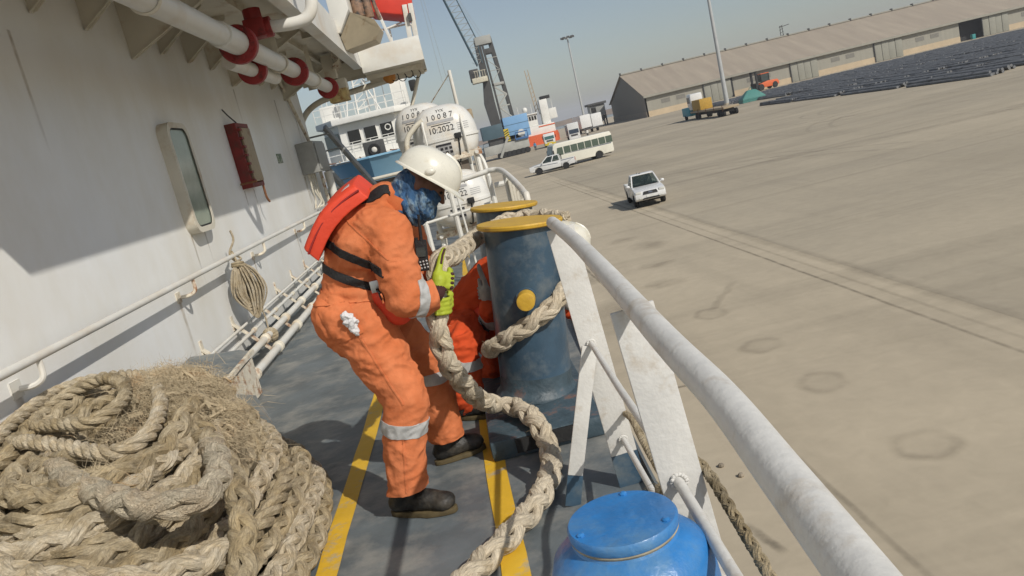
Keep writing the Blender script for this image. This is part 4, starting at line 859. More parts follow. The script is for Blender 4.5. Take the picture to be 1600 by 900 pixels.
def raft(c, Lh, r, yaw, number, label):
    c = V(c); rot = Matrix.Rotation(R(yaw), 3, 'Z'); t = thing('life_raft', label, 'life raft', tuple(c - V((0, 0, r))), 'white life raft canisters')
    def prof(x): return r * max(0, 1 - abs(x / Lh) ** 3.2) ** .5
    def sect(a, p_): return math.copysign(abs(math.cos(a)) ** .72, math.cos(a)) * p_, math.copysign(abs(math.sin(a)) ** .72, math.sin(a)) * p_ * (1.2 if math.sin(a) > 0 else .9)
    def front(z, p_):
        q = max(-.995, min(.995, z / (p_ * (1.2 if z > 0 else .9)))); a = math.asin(math.copysign(abs(q) ** (1 / .72), q)); return abs(math.cos(a)) ** .72 * p_
    for half in (0, 1):
        rings = []
        for i in range(25):
            x = Lh * math.sin(math.pi / 2 * (-1 + 2 * i / 24)); p_ = max(prof(x), .002); rr = []
            for j in range(17):
                a = math.pi * j / 16 + half * math.pi; yy, zz = sect(a, p_); rr.append(c + rot @ V((x, yy, zz + (.006 if half == 0 else -.006))))
            rings.append(rr)
        m = MB(); k = 17; vs = [p for q in rings for p in q]; m.add(vs, [(i * k + j, i * k + j + 1, (i + 1) * k + j + 1, (i + 1) * k + j) for i in range(24) for j in range(16)]); m.build('shell', raftm, t)
    rings = []
    for dz, e in ((-.022, 1.0), (-.02, 1.035), (.02, 1.035), (.022, 1.0)):
        rr = []
        for j in range(48):
            a = 2 * math.pi * j / 48; x = Lh * math.copysign(abs(math.cos(a)) ** .8, math.cos(a)); rr.append(c + rot @ V((x * e, math.copysign(prof(x * .999), math.sin(a)) * e, dz)))
        rings.append(rr)
    m = MB(); m.loft(rings, cap=False); m.build('seam_band', raftm, t)
    def put(vs, fs, x0, z0, mt, nm):
        out = []
        for p in vs:
            x = x0 + p.x; z = z0 + p.y; out.append(c + rot @ V((x, -front(z, prof(x)) - .004, z + (.006 if z > 0 else -.006))))
        m = MB(); m.add(out, fs); return m.build(nm, mt, t, smooth=False)
    def rect(w_, h, n=8):
        vs = [V((-w_ / 2 + w_ * i / n, y, 0)) for y in (0, h / 2, h) for i in range(n + 1)]; return vs, [(q * (n + 1) + i, q * (n + 1) + i + 1, (q + 1) * (n + 1) + i + 1, (q + 1) * (n + 1) + i) for q in (0, 1) for i in range(n)]
    put(*text_pts(' '.join(number), r * .27), 0, r * .70, ink, 'lettering'); put(*text_pts('10:2022', r * .29), -.01, r * .24, ink, 'lettering')
    put(*text_pts('YYX', r * .15), .02, r * .93, ink, 'lettering')
    put(*rect(r * .95, r * .10), 0, r * .56, inkg, 'printed_strip'); put(*rect(r * .7, r * .025), 0, r * .49, ink, 'printed_strip')
    for k in range(4): put(*rect(r * .38, r * .02), r * .74, r * (.42 - .07 * k), inkg, 'printed_strip')
    put(*rect(r * .55, r * .08), -.03, -r * .22, ink, 'printed_strip')
    m = MB(); vs, fs = rect(r * .5, r * .42); put(vs, fs, -.02, -r * .62, inkg, 'notice')
    for k in range(6): put(*rect(r * .1, r * .09), -.12 * r - .02 + (k % 3) * .16 * r, -r * (.36 + .14 * (k // 3)), ink, 'pictogram')
    m = MB(); f_ = c + rot @ V((r * .5, -prof(r * .5) * 1.03, 0)); m.box(f_ - V((.05, .03, .035)), f_ + V((.05, .02, .05))); m.build('latch', black, t, bev=.01)
    m = MB(); pts = []
    for k in range(14):
        a = R(-(k * 9)); x = r * .5 - .008 * k; yy, zz = sect(a, prof(x) + .01); pts.append(c + rot @ V((x, -abs(yy), zz)))
    m.tube(pts, .011, 6); m.build('lashing', black, t)
    return t
raft((.0, 12.5, 1.71), .50, .425, -4, '10087', 'upper white life raft canister marked 10087 behind the helmet')
raft((-.03, 12.0, .76), .47, .385, -4, '10091', 'lower white life raft canister marked 10091 beyond the bollards')
raft((-.34, 13.6, 1.86), .46, .43, -14, '10085', 'white life raft canister half hidden behind the upper one')
cr_ = thing('raft_cradle', 'white steel rack carrying the life rafts', 'rack', (0, 12.4, 0))
for x in (-.42, .40):
    m = MB(); m.tube([(x, 12.0, 0), (x, 12.2, 1.35), (x, 12.5, 1.5)], .035, 8); m.tube([(x, 13.3, 0), (x, 13.2, 1.5)], .035, 8); m.tube([(x, 11.9, .32), (x, 13.3, .32)], .03, 8); m.tube([(x, 12.1, 1.42), (x, 13.9, 1.5)], .03, 8); m.build('frame', white, cr_)
for y, z in ((12.15, 1.42), (12.8, 1.44), (12.0, .32), (12.5, .32)):
    m = MB(); m.bar((-.5, y, z), (.48, y, z), .09, .04); m.build('cross_bar', rusty, cr_)
for x in (-.3, .28):
    m = MB(); m.torus((x, 12.5, 1.71), (1, 0, 0), .45, .018, 24, 6, 90, 270); m.build('saddle', white, cr_)
m = MB(); m.tube(spline([(.42, 12.3, 1.4), (.48, 12.2, 1.2), (.5, 12.1, .7), (.5, 12.1, 0)], 5), .028, 8); m.build('guard_tube', white, cr_)
m = MB(); m.tube(spline([(-.62, 12.2, 1.2), (-.60, 12.2, 1.75), (-.45, 12.2, 1.95), (-.28, 12.2, 2.05)], 6), .04, 10); m.build('guard_tube', cream, cr_)
mp_ = thing('small_mast', 'thin white post with a diagonal stay above the life rafts', 'mast', (.4, 16, 0))
m = MB(); m.tube([(.36, 16, 0), (.37, 16, 3.0)], .035, 10); m.build('post', white, mp_)
m = MB(); m.tube([(.37, 16, 2.95), (-.45, 16.6, 2.2), (-.7, 16.8, 1.8)], .012, 6); m.build('stay', rusty, mp_)
m = MB(); m.box((.45, 15.9, 2.0), (.62, 16.1, 2.2)); m.build('lamp', tan, mp_, bev=.02)
fr = thing('forward_railing', 'white tubular railing round the life raft deck beyond the bollards', 'railing', (.4, 8.5, 0))
m = MB(); m.tube(spline([(-.5, 8.95, 1.17), (-.1, 9.0, 1.19), (.28, 9.0, 1.22), (.40, 8.98, 1.23), (.50, 8.85, 1.21), (.54, 8.2, 1.15), (.56, 7.5, 1.08), (.56, 7.0, 1.03), (.555, 6.85, .95), (.555, 6.8, 0)], 8), .030, 12); m.build('top_rail', white, fr)
for x, y in ((-.45, 8.96), (-.1, 9.0), (.36, 9.0), (.52, 8.6)):
    m = MB(); m.tube([(x, y, 0), (x, y, 1.17)], .028, 8); m.build('post', white, fr)
m = MB(); m.tube([(-.5, 8.95, .82), (.36, 9.0, .88)], .016, 8); m.build('middle_rail', white, fr)
m = MB(); m.tube([(.40, 8.9, 1.06), (.52, 8.9, 1.06)], .03, 8); m.build('middle_rail', white, fr)
for k in range(4):
    m = MB(); y = 8.55 - .38 * k; m.bar((.53, y, 0), (.55, y, 1.12 - .05 * k), .10, .012, (.3, 1, 0)); m.build('stanchion', cream, fr)
m = MB(); m.tube([(-.05, 8.8, 1.5), (-.02, 8.75, .7), (.0, 8.7, 0)], .012, 6); m.build('wire', white, fr)

# ------------------------------------------------------------------ quay, sea, far shore
quaym = mat('quay_concrete', (0.52, 0.445, 0.325), 0.85, var=0.10, scale=0.12, col2=(0.45, 0.385, 0.285), amt2=0.34, scale2=0.09, det2=10, edge2=0.3, bump=0.3, bscale=3, spec=0.25)
_t = quaym.node_tree; _N = _t.nodes; _L = _t.links      # tyre-worn streaks and fine grit on the concrete
_b = _N['Principled BSDF']; _src = _b.inputs['Base Color'].links[0].from_socket
_tc = _N.new('ShaderNodeTexCoord')
for sc_, rz, lo, hi, am in (((.02, .5, 1), 20, .50, .70, .86), ((.4, .03, 1), -25, .52, .72, .88), ((3, 3, 3), 0, .35, .75, .90), ((.012, .16, 1), -8, .5, .66, .84)):
    mp = _N.new('ShaderNodeMapping'); mp.inputs['Scale'].default_value = sc_; mp.inputs['Rotation'].default_value = (0, 0, R(rz)); _L.new(_tc.outputs['Object'], mp.inputs[0])
    nz = _N.new('ShaderNodeTexNoise'); nz.inputs['Scale'].default_value = 1; nz.inputs['Detail'].default_value = 8; nz.inputs['Roughness'].default_value = .62; nz.inputs['Distortion'].default_value = .6; _L.new(mp.outputs[0], nz.inputs['Vector'])
    mr = _N.new('ShaderNodeMapRange'); mr.inputs['From Min'].default_value = lo; mr.inputs['From Max'].default_value = hi; mr.inputs['To Min'].default_value = 1; mr.inputs['To Max'].default_value = am; _L.new(nz.outputs['Fac'], mr.inputs['Value'])
    mx = _N.new('ShaderNodeMix'); mx.data_type = 'RGBA'; mx.blend_type = 'MULTIPLY'; mx.inputs['Factor'].default_value = 1; _L.new(_src, mx.inputs[6]); _L.new(mr.outputs[0], mx.inputs[7]); _src = mx.outputs[2]
_L.new(_src, _b.inputs['Base Color'])
m = MB(); m.prism([(1.25, -60, -7), (900, -60, -7), (900, 420, -7), (24, 420, -7), (24, 215, -7), (1.25, 200, -7)], (0, 0, 7 + QZ)); quay = m.build('quay', quaym, smooth=False, loc=(0, 0, QZ)); tag(quay, kind='structure')
yardm = quaym.copy(); yardm.name = 'yard_surface'
for _n in yardm.node_tree.nodes:
    if _n.type == 'MIX' and not _n.inputs[6].is_linked: _n.inputs[6].default_value = (.445, .384, .284, 1)
    elif _n.type == 'MIX' and _n.blend_type == 'MIX': _n.inputs[7].default_value = (.365, .318, .24, 1)
dark = mat('joint_dirt', (0.29, 0.245, 0.185), .9, var=.4, scale=2, bump=.2)
stainm = mat('patch_concrete', (0.39, 0.34, 0.255), .9, var=.15, scale=4, col2=(.42, .365, .275), amt2=.45, scale2=3, edge2=.3, bump=.3)
def soft_mat(name, col, strength, nscale):            # dirt that fades out at its edges
    m = bpy.data.materials.new(name); m.use_nodes = True; t = m.node_tree; N = t.nodes; L = t.links; b = N['Principled BSDF']; b.inputs['Base Color'].default_value = (*col, 1); b.inputs['Roughness'].default_value = .9
    at = N.new('ShaderNodeAttribute'); at.attribute_name = 'fade'; tc = N.new('ShaderNodeTexCoord'); nz = N.new('ShaderNodeTexNoise'); nz.inputs['Scale'].default_value = nscale; nz.inputs['Detail'].default_value = 7; nz.inputs['Roughness'].default_value = .7; L.new(tc.outputs['Object'], nz.inputs['Vector'])
    mr = N.new('ShaderNodeMapRange'); mr.inputs['From Min'].default_value = .3; mr.inputs['From Max'].default_value = .62; mr.inputs['To Min'].default_value = .25; mr.inputs['To Max'].default_value = 1; L.new(nz.outputs['Fac'], mr.inputs['Value'])
    m1 = N.new('ShaderNodeMath'); m1.operation = 'MULTIPLY'; L.new(at.outputs['Fac'], m1.inputs[0]); L.new(mr.outputs[0], m1.inputs[1]); m2 = N.new('ShaderNodeMath'); m2.operation = 'MULTIPLY'; L.new(m1.outputs[0], m2.inputs[0]); m2.inputs[1].default_value = strength
    tr = N.new('ShaderNodeBsdfTransparent'); ms = N.new('ShaderNodeMixShader'); L.new(m2.outputs[0], ms.inputs[0]); L.new(tr.outputs[0], ms.inputs[1]); L.new(b.outputs[0], ms.inputs[2]); L.new(ms.outputs[0], N['Material Output'].inputs['Surface']); return m
sm_dark = soft_mat('soft_dirt', (.14, .12, .09), .42, 3.0); sm_mid = soft_mat('soft_stain', (.20, .17, .125), .19, 2.2); sm_tyre = soft_mat('soft_tyre_mark', (.12, .105, .085), .13, 1.2)
def set_fade(o, vals): at = o.data.attributes.new('fade', 'FLOAT', 'POINT'); at.data.foreach_set('value', vals)
def soft_ribbon(pts, w_, mt, nm, z=.005, prof=(0, .75, 1, .75, 0)):
    P = [V(p) for p in pts]; k = len(prof); vs = []; fd = []
    for i, p in enumerate(P):
        d = (P[min(i + 1, len(P) - 1)] - P[max(i - 1, 0)]).normalized(); s_ = V((-d.y, d.x, 0)); e = min(1, 6 * min(i, len(P) - 1 - i) / len(P))
        for j in range(k): vs.append(p + s_ * (w_ * (j / (k - 1) - .5)) + V((0, 0, QZ + z))); fd.append(prof[j] * e)
    m = MB(); m.add(vs, [(i * k + j, i * k + j + 1, (i + 1) * k + j + 1, (i + 1) * k + j) for i in range(len(P) - 1) for j in range(k - 1)]); o = m.build(nm, mt, quay, smooth=False); set_fade(o, fd); return o
def ground_line(x0, y0, x1, y1, w_, mt, nm, z=.005, jit=.25):
    a, b = V((x0, y0, 0)), V((x1, y1, 0)); d = b - a; n = max(10, int(d.length / .6)); s_ = V((-d.y, d.x, 0)).normalized(); rn = random.Random(int(x0 * 10 + y0))
    return soft_ribbon([a + d * (i / n) + s_ * rn.gauss(0, w_ * jit * .35) for i in range(n + 1)], w_ * 2.2, mt, nm, z)
ground_line(3.49, 2, 3.49, 60, .05, sm_dark, 'joint'); ground_line(8.62, 4, 8.88, 75, .22, sm_mid, 'rail_groove'); ground_line(8.1, 4, 8.4, 75, .06, sm_mid, 'rail_groove'); ground_line(7.7, 4, 8.05, 75, .05, sm_dark, 'rail_groove')
ground_line(2.5, 13.3, 3.4, 13.1, .05, sm_dark, 'crack', jit=.6); ground_line(2.3, 8.4, 2.45, 7.6, .07, sm_dark, 'crack', jit=.5); ground_line(4.9, 17.3, 6.3, 19.6, .12, sm_mid, 'crack', jit=.6)
for k in range(6): ground_line(1.4, 24 + 9 * k, 34, 24 + 9 * k + .1, .03, sm_mid, 'joint')
m = MB(); _rn = random.Random(8); _A = [V((8.62 + .0035 * y + _rn.uniform(-.05, .05), y, QZ + .002)) for y in range(-40, 201, 2)]; m.add(_A + [V((890, 410, QZ + .002)), V((890, -40, QZ + .002))], [tuple(range(len(_A) + 2))]); tag(m.build('yard', yardm, smooth=False, loc=(0, 0, QZ)), kind='structure')
def wall_streak(y, z0, L_, w_, mt):
    vs = []; fd = []
    for i in range(9):
        t = i / 8; ww = w_ * (1 - .5 * t) + .01 * math.sin(3 * t + y)
        for j, f_ in enumerate((0, .8, 1, .8, 0)): vs.append(V((WX + .002, y + ww * (j / 4 - .5), z0 - L_ * t))); fd.append(f_ * (1 - t) ** .8)
    m = MB(); m.add(vs, [(i * 5 + j, i * 5 + j + 1, (i + 1) * 5 + j + 1, (i + 1) * 5 + j) for i in range(8) for j in range(4)]); o = m.build('rust_run', mt, DH, smooth=False); set_fade(o, fd)
sm_rust = soft_mat('soft_rust', (.32, .22, .11), .5, 9.0)
for y, z0, L_, w_ in ((4.1, .9, .7, .10), (6.6, .9, .6, .08), (9.13, .9, .6, .08), (11.7, .88, .5, .10), (7.36, 1.36, .5, .05), (7.75, 1.36, .35, .04), (9.6, 1.64, .4, .08), (10.05, 1.64, .55, .06), (13.6, 1.66, .6, .2), (14.3, 2.9, 1.0, .12), (5.3, 2.9, .8, .06), (10.5, 2.9, .5, .08), (12.9, 2.9, .9, .1), (3.6, 1.9, 1.2, .12)): wall_streak(y, z0, L_, w_, sm_rust)
def blotch(x, y, rx, ry, mt, nm, seed, ring=False, z=.007):
    rn = random.Random(seed); n = 40; k1, k2 = rn.uniform(0, 6), rn.uniform(0, 6); vs = []; fd = []; lev = ((0, .35), (.55, .4), (.72, .8), (.86, 1), (1.0, .5), (1.16, 0)) if ring else ((0, 1), (.5, 1), (.8, .7), (1.2, 0))
    for q, f_ in lev:
        for j in range(n):
            a = 2 * math.pi * j / n; w_ = q * (1 + .07 * math.sin(2 * a + k1) + .05 * math.sin(5 * a + k2)); vs.append(V((x + max(rx * w_, .001) * math.cos(a), y + max(ry * w_, .001) * math.sin(a), QZ + z))); fd.append(f_ * (1 + .3 * math.sin(a + k2)))
    m = MB(); m.add(vs, [(i * n + j, i * n + (j + 1) % n, (i + 1) * n + (j + 1) % n, (i + 1) * n + j) for i in range(len(lev) - 1) for j in range(n)]); o = m.build(nm, mt, quay, smooth=False); set_fade(o, fd); return o
for i, (x, y) in enumerate(((4.87, 17.2), (4.88, 14.26), (4.92, 11.85), (4.97, 9.1))): blotch(x, y, .40, .46, sm_mid, 'patch_ring', i, True)
for i, (x, y, rx, ry) in enumerate(((6.0, 27.5, .6, .9), (5.4, 24, .5, .6), (5.6, 29.8, .6, .6), (4.9, 21.2, .6, .5), (3.0, 19, .8, 1.4), (3.4, 24, .5, .7))): blotch(x, y, rx, ry, sm_mid, 'stain', 50 + i)
_rn = random.Random(21)
for k in range(16):                                     # tyre marks of turning vehicles
    cx, cy, r_, a0, da = _rn.uniform(2, 45), _rn.uniform(28, 95), _rn.uniform(6, 22), _rn.uniform(0, 360), _rn.uniform(50, 130)
    for off in (0, 1.6):
        P = [V((cx + (r_ + off) * math.cos(R(a0 + da * t / 40)), cy + (r_ + off) * math.sin(R(a0 + da * t / 40)), 0)) for t in range(41)]; P = [p for p in P if p.x > 1.6]
        if len(P) > 8: soft_ribbon(P, .42, sm_tyre, 'tyre_mark', .008 + .0005 * (k % 4))
for k in range(14):
    y0 = _rn.uniform(34, 150); x0 = _rn.uniform(9, 30); L_ = _rn.uniform(15, 45); sl = _rn.uniform(-.25, .3)
    soft_ribbon([V((x0 + L_ * t / 30, y0 + sl * L_ * t / 30 + .6 * math.sin(t * .2 + k), 0)) for t in range(31)], _rn.uniform(.5, 1.6), sm_tyre, 'tyre_mark', .011)
for i, (x, y) in enumerate(((2.55, 9.9), (2.68, 9.5))):
    m = MB(); m.ell((x, y, QZ + .02), (.045, .045, .035), 7, 4); m.build('pebble', dark, quay)
ground_line(1.4, 200.6, 24, 215.6, .5, white, 'kerb_edge', .02, .02)

watm = mat('harbour_water', (0.035, 0.075, 0.11), 0.12, var=0.2, scale=0.05, bump=0.6, bscale=0.7, spec=0.5, stretch=(1, .35, 1))
m = MB(); m.add([(-3000, -400, -5.6), (3000, -400, -5.6), (3000, 5000, -5.6), (-3000, 5000, -5.6)], [(0, 1, 2, 3)]); o = m.build('sea', watm, smooth=False, loc=(0, 0, -5.6)); tag(o, kind='structure')
landm = mat('far_shore', (0.26, 0.19, 0.135), .9, var=.3, scale=.02, bump=0)
m = MB(); rn = random.Random(2); A = []; n = 120
for i in range(n + 1):
    x = -260 + 1500 * i / n; h = -2.2 + 1.5 * mnoise.noise(V((x * .02, 0, 0))) + rn.uniform(-.3, .3) + (1.2 if x > 80 else 0); A += [V((x, 880, -6)), V((x, 900, h)), V((x, 960, h + .4)), V((x, 990, -6))]
m.add(A, [(4 * i + j, 4 * i + 4 + j, 4 * i + 5 + j, 4 * i + 1 + j) for i in range(n) for j in range(3)]); o = m.build('breakwater', landm); tag(o, kind='structure')

# ------------------------------------------------------------------ warehouse
whm = mat('warehouse_sheet', (0.30, 0.285, 0.235), .6, var=.1, scale=.3, bump=.3, bscale=1.5, stretch=(4, 1, .2))
wend = mat('warehouse_gable', (0.19, 0.17, 0.14), .65, var=.1, scale=.4, bump=.25, bscale=1.4, stretch=(1, 4, .2))
roofm = mat('warehouse_roof', (0.36, 0.305, 0.235), .75, var=.14, scale=.12, col2=(.30, .25, .195), amt2=.4, scale2=.1, edge2=.3, bump=.3, bscale=1.4, stretch=(4, .4, 1))
plin = mat('warehouse_plinth', (0.50, 0.40, 0.27), .8, var=.12, scale=.3, bump=.2)
doorm = mat('warehouse_door', (0.27, 0.265, 0.22), .6, var=.08, scale=.4, bump=.15, bscale=2)
wh = thing('warehouse', 'long beige warehouse with pitched roof and sliding doors across the quay', 'warehouse', (54, 214.5, QZ))
X0, X1, YF, YB, ZE, ZR = 54, 250, 214.5, 258, 2.2, 9.5; YM = (YF + YB) / 2
m = MB(); m.add([(X0, YF, QZ), (X0, YB, QZ), (X0, YB, 2.6), (X0, YM, ZR - .1), (X0, YF, 2.1)], [(0, 1, 2, 3, 4)]); m.box((X0 + .02, YB - .1, QZ), (X1, YB, 2.5)); m.build('gable_wall', wend, wh, smooth=False)
m = MB(); m.box((X0 - .12, YF + .05, QZ), (X0 - .02, YB, QZ + 1.5)); m.build('gable_plinth', mat('gable_plinth', (.27, .23, .18), .8, var=.15, scale=.5), wh)
for sgn, ye in ((1, YF - .9), (-1, YB + .9)):
    m = MB(); m.add([(X0 - .5, ye, ZE), (X1, ye, ZE), (X1, YM, ZR), (X0 - .5, YM, ZR), (X0 - .5, ye, ZE + .16), (X1, ye, ZE + .16), (X1, YM, ZR + .16), (X0 - .5, YM, ZR + .16)], [(0, 1, 2, 3), (4, 5, 6, 7), (0, 1, 5, 4), (1, 2, 6, 5), (2, 3, 7, 6), (3, 0, 4, 7)]); m.build('roof', roofm, wh, smooth=False)
m = MB(); m.box((X0 - .4, YF - 1.0, ZE - .45), (X1, YF - .91, ZE + .15)); m.build('gutter', whm, wh)
x = X0 - .2; i = 0
while x < X1:
    m = MB(); m.box((x, YM - .5, ZR + .17), (min(x + 6.1, X1), YM + .5, ZR + .5)); v_ = m.build('ridge_vent', whm, wh); m = MB(); m.box((x - .15, YM - .55, ZR + .2), (x + .15, YM + .55, ZR + .85)); m.build('vent_cap', dgrey, v_); x += 6.4
xs = [(54.4, 70.3, 'p'), (70.3, 77.8, 'd'), (78.3, 94.6, 'p'), (94.6, 102, 'd'), (102, 118.3, 'p'), (118.3, 126, 'd'), (126, 142.4, 'p'), (142.4, 149, 'o'), (149, 156.3, 'd'), (156.3, 173, 'p'), (173, 180, 'd'), (180, 197, 'p'), (197, 204, 'd'), (204, 249, 'p')]
louv = mat('louvre', (.2, .19, .165), .6)
for a, b, k in xs:
    if k == 'p':
        m = MB(); m.box((a, YF, QZ + 1.5), (b, YF + .1, 2.1)); w_ = m.build('wall_panel', whm, wh)
        m = MB(); m.box((a, YF - .12, QZ), (b, YF + .1, QZ + 1.49)); m.build('plinth', plin, wh)
        for q in (a + 4, a + 8.2):
            m = MB(); m.box((q, YF - .05, -.6), (q + 2.4, YF - .002, .5)); l_ = m.build('louvre', louv, wh)
    elif k == 'd':
        for j in range(4):
            w4 = (b - a) / 4; m = MB(); m.box((a + j * w4 + .04, YF - .25 - .08 * (j % 2), QZ + .05), (a + (j + 1) * w4 - .04, YF - .15 - .08 * (j % 2), 1.95)); m.build('door_leaf', doorm, wh, bev=.02)
        m = MB(); m.box((a - .18, YF - .35, QZ), (a - .02, YF - .05, 2.0)); m.build('door_post', dgrey, wh)
    if k in 'do': 
        m = MB(); m.box((a, YF - .45, 1.96), (b, YF - .36, 2.08)); m.build('door_track', dgrey, wh)
m = MB(); m.box((77.8, YF - .3, QZ), (78.28, YF, 2.05)); m.build('door_gap', black, wh)
m = MB(); m.box((126, YF + 3, QZ + .02), (165, YF + 3.2, 2.3)); m.build('interior_dark', black, wh)  # black sheet painting the shade inside the open doorway
m = MB(); m.box((144.6, YF - 2, QZ), (145.5, YF - 1, QZ + 1.3)); o = m.build('bin', mat('teal_paint', (.03, .25, .25), .6), bev=.05); tag(o, 'small teal bin standing in the open warehouse doorway', 'bin')
av = thing('roof_aerial', 'small dark aerial frame standing on the warehouse ridge', 'aerial', (104, YM + 1, 8))
m = MB()
for dx in (-.5, .5): m.tube([(104 + dx, YM + 1.5, 8), (104 + dx * .6, YM + 1.5, 13.0)], .1, 5)
for k in range(5): m.tube([(103.4, YM + 1.5, 9 + .9 * k), (104.6, YM + 1.5, 9.5 + .9 * k)], .07, 5)
m.tube([(103.6, YM + 1.5, 12.6), (106.5, YM + 1.5, 12.9)], .1, 5); m.build('frame', dgrey, av)

# ------------------------------------------------------------------ light masts
lm = mat('galvanised', (.42, .43, .42), .5, var=.1, scale=1, bump=0)
p_ = thing('light_pole', 'tall grey pole in front of the warehouse reaching out of the picture', 'lamp post', (56.6, 160, QZ))
m = MB(); m.tube([(56.6, 160, QZ), (56.6, 160, 8), (56.6, 160, 28)], [.48, .38, .22], 12); m.build('shaft', lm, p_)
m = MB(); m.cyl((56.6, 160, QZ), (56.6, 160, QZ + .35), .7, n=12); m.build('base', quaym, p_); m = MB(); m.torus((56.6, 160, 28), (0, 0, 1), 1.1, .12, 16, 6)
for k in range(6): a = R(60 * k); m.box((56.6 + 1.3 * math.cos(a) - .3, 160 + 1.3 * math.sin(a) - .3, 27.6), (56.6 + 1.3 * math.cos(a) + .3, 160 + 1.3 * math.sin(a) + .3, 28.1))
m.build('head', lm, p_)
p_ = thing('light_mast', 'tall thin floodlight mast with a ring of lamps above the trucks', 'lamp post', (51.9, 300, QZ))
m = MB(); m.tube([(51.9, 300, QZ), (51.9, 300, 29.5)], [.45, .25], 10); m.build('shaft', lm, p_)
m = MB(); m.torus((51.9, 300, 29.6), (0, 0, 1), 1.5, .18, 16, 6); m.bar((50.4, 300, 29.6), (53.4, 300, 29.6), .2, .2); m.build('ring', lm, p_)
for k in range(8):
    a = R(45 * k); c = V((51.9 + 2.1 * math.cos(a), 300 + 2.1 * math.sin(a), 29.5)); m = MB(); m.box(c - V((.45, .45, .3)), c + V((.45, .45, .35))); m.build('floodlight', dgrey, p_)
m = MB(); m.tube([(51.9, 300, 29.8), (51.9, 300, 31)], .06, 5); m.build('rod', lm, p_)

# ------------------------------------------------------------------ harbour crane
cg = mat('crane_grey', (.06, .06, .058), .55, var=.2, scale=.6); cl = mat('crane_light', (.36, .36, .33), .55, var=.2, scale=.6); cb = mat('crane_blue', (.19, .36, .58), .5, var=.1, scale=.4, bump=0); ct = mat('crane_teal', (.06, .105, .13), .5, var=.15, scale=.5); cc = mat('crane_cream', (.58, .54, .42), .5)
K = thing('harbour_crane', 'mobile harbour crane with lattice boom and blue machinery house', 'crane', (11.5, 166, QZ))
def KB(nm, mt, a, b, bev=.05): m = MB(); m.box(a, b); return m.build(nm, mt, K, bev=bev)
KB('chassis', cl, (6.9, 163, -2.3), (16.2, 169, -.5)); KB('outrigger', cl, (4.6, 164, -2.9), (6.9, 165, -1.5)); KB('skirt', dgrey, (9.8, 163.1, -2.9), (15.8, 168.9, -2.31))
for k in range(7):
    x = 9.9 + .95 * k; m = MB(); m.lathe([(.3, -.35), (.55, -.35), (.6, -.25), (.6, .25), (.55, .35), (.3, .35)], (x, 163.3, QZ + .6), (0, 1, 0), 16); m.build('wheel', black, K)
m = MB(); m.tube([(4.8, 164, -1.4), (4.8, 164, -3.3), (5.6, 164, -3.3)], .1, 6); m.tube([(4.8, 164, -1.2), (6.9, 164, -.6), (7.0, 164, .2), (9.0, 164, .4)], .07, 6); m.build('handrail', ct, K)
m = MB(); m.bar((9.9, 162.8, -3.2), (12.2, 162.8, .6), .5, .2, (1, 0, 0)); m.build('access_stair', cl, K)
KB('counterweight', ct, (7.2, 163, .75), (11.5, 168, 3.5)); KB('turntable', dgrey, (8.3, 163.5, -.5), (15, 168.5, .7))
KB('machinery_house', cb, (11.9, 163.5, -.1), (17.0, 170, 4.4), .08)
m = MB()
for k in range(2): m.box((11.9, 163.46, 1.35 + 1.4 * k), (17.0, 163.49, 1.42 + 1.4 * k))
m.build('panel_seam', ct, K)
m = MB(); m.lathe([(.75, 0), (.75, .05), (0, .06)], (15.1, 163.5, .75), (0, -1, 0), 18); m.build('round_emblem', white, K)
hz = mat('hazard_yellow', (.6, .45, .03), .6); KB('hazard_plate', hz, (11.6, 162.9, -.3), (12.6, 162.98, 2.2), 0)
for k in range(5): m = MB(); m.bar((11.65, 162.88, -.2 + .45 * k), (12.55, 162.88, .15 + .45 * k), .17, .02); m.build('hazard_stripe', black, K)
KB('cable_reel_frame', mat('crane_frame_blue', (.05, .13, .3), .5), (13.6, 162.6, -.5), (16.3, 163.0, -.1)); m = MB(); m.tube([(13.6, 162.7, -.2), (13.8, 162.7, 1.0), (16.2, 162.7, 1.0), (16.2, 162.7, -.2)], .13, 6); m.build('frame_tube', MATS['crane_frame_blue'], K)
# tower: two columns tied by a portal at the top and bracing below
m = MB(); m.loft([[V((x, y, z)) for x, y in ((xa, 164), (xb, 164), (xb, 166.5), (xa, 166.5))] for xa, xb, z in ((9.6, 11.5, 3.3), (9.2, 11.3, 8), (9.9, 11.3, 12), (10.0, 11.1, 20.4))]); m.build('tower_column', cg, K)
m = MB(); m.loft([[V((x, y, z)) for x, y in ((xa, 164), (xb, 164), (xb, 164.7), (xa, 164.7))] for xa, xb, z in ((11.7, 12.1, 2.5), (11.6, 11.95, 10), (11.2, 11.6, 20.4))]); m.build('tower_column', cg, K)
m = MB(); m.loft([[V((x, y, z)) for x, y in ((xa, 164.5), (xb, 164.5), (xb, 166.5), (xa, 166.5))] for xa, xb, z in ((14.0, 14.6, 4.0), (13.6, 14.3, 10), (12.7, 13.5, 20.6))]); m.build('tower_column', cg, K)
KB('tower_head', cl, (10.1, 163.9, 19.3), (13.4, 166.6, 20.9)); KB('tower_portal', dgrey, (11.6, 164.2, 17.4), (13.0, 166.4, 18.4)); KB('portal_beam', cl, (11.5, 164, 11.0), (14.0, 164.6, 11.5))
for z0, z1, f_ in ((4.2, 6.8, 0), (6.8, 9, 1), (9, 11, 0), (11.5, 14, 1), (14, 16.5, 0)):
    m = MB(); xa, xb = (11.9, 14.2); s_ = (z0 - 4) * .04; m.bar((xa - s_, 164.2, z0 if f_ else z1), (xb - s_, 164.6, z1 if f_ else z0), .28 if z0 < 11 else .12, .28 if z0 < 11 else .12); m.bar((xa - s_, 164.2, z1), (xb - s_, 164.6, z1), .24 if z0 < 11 else .12, .2); m.build('brace', cl, K)
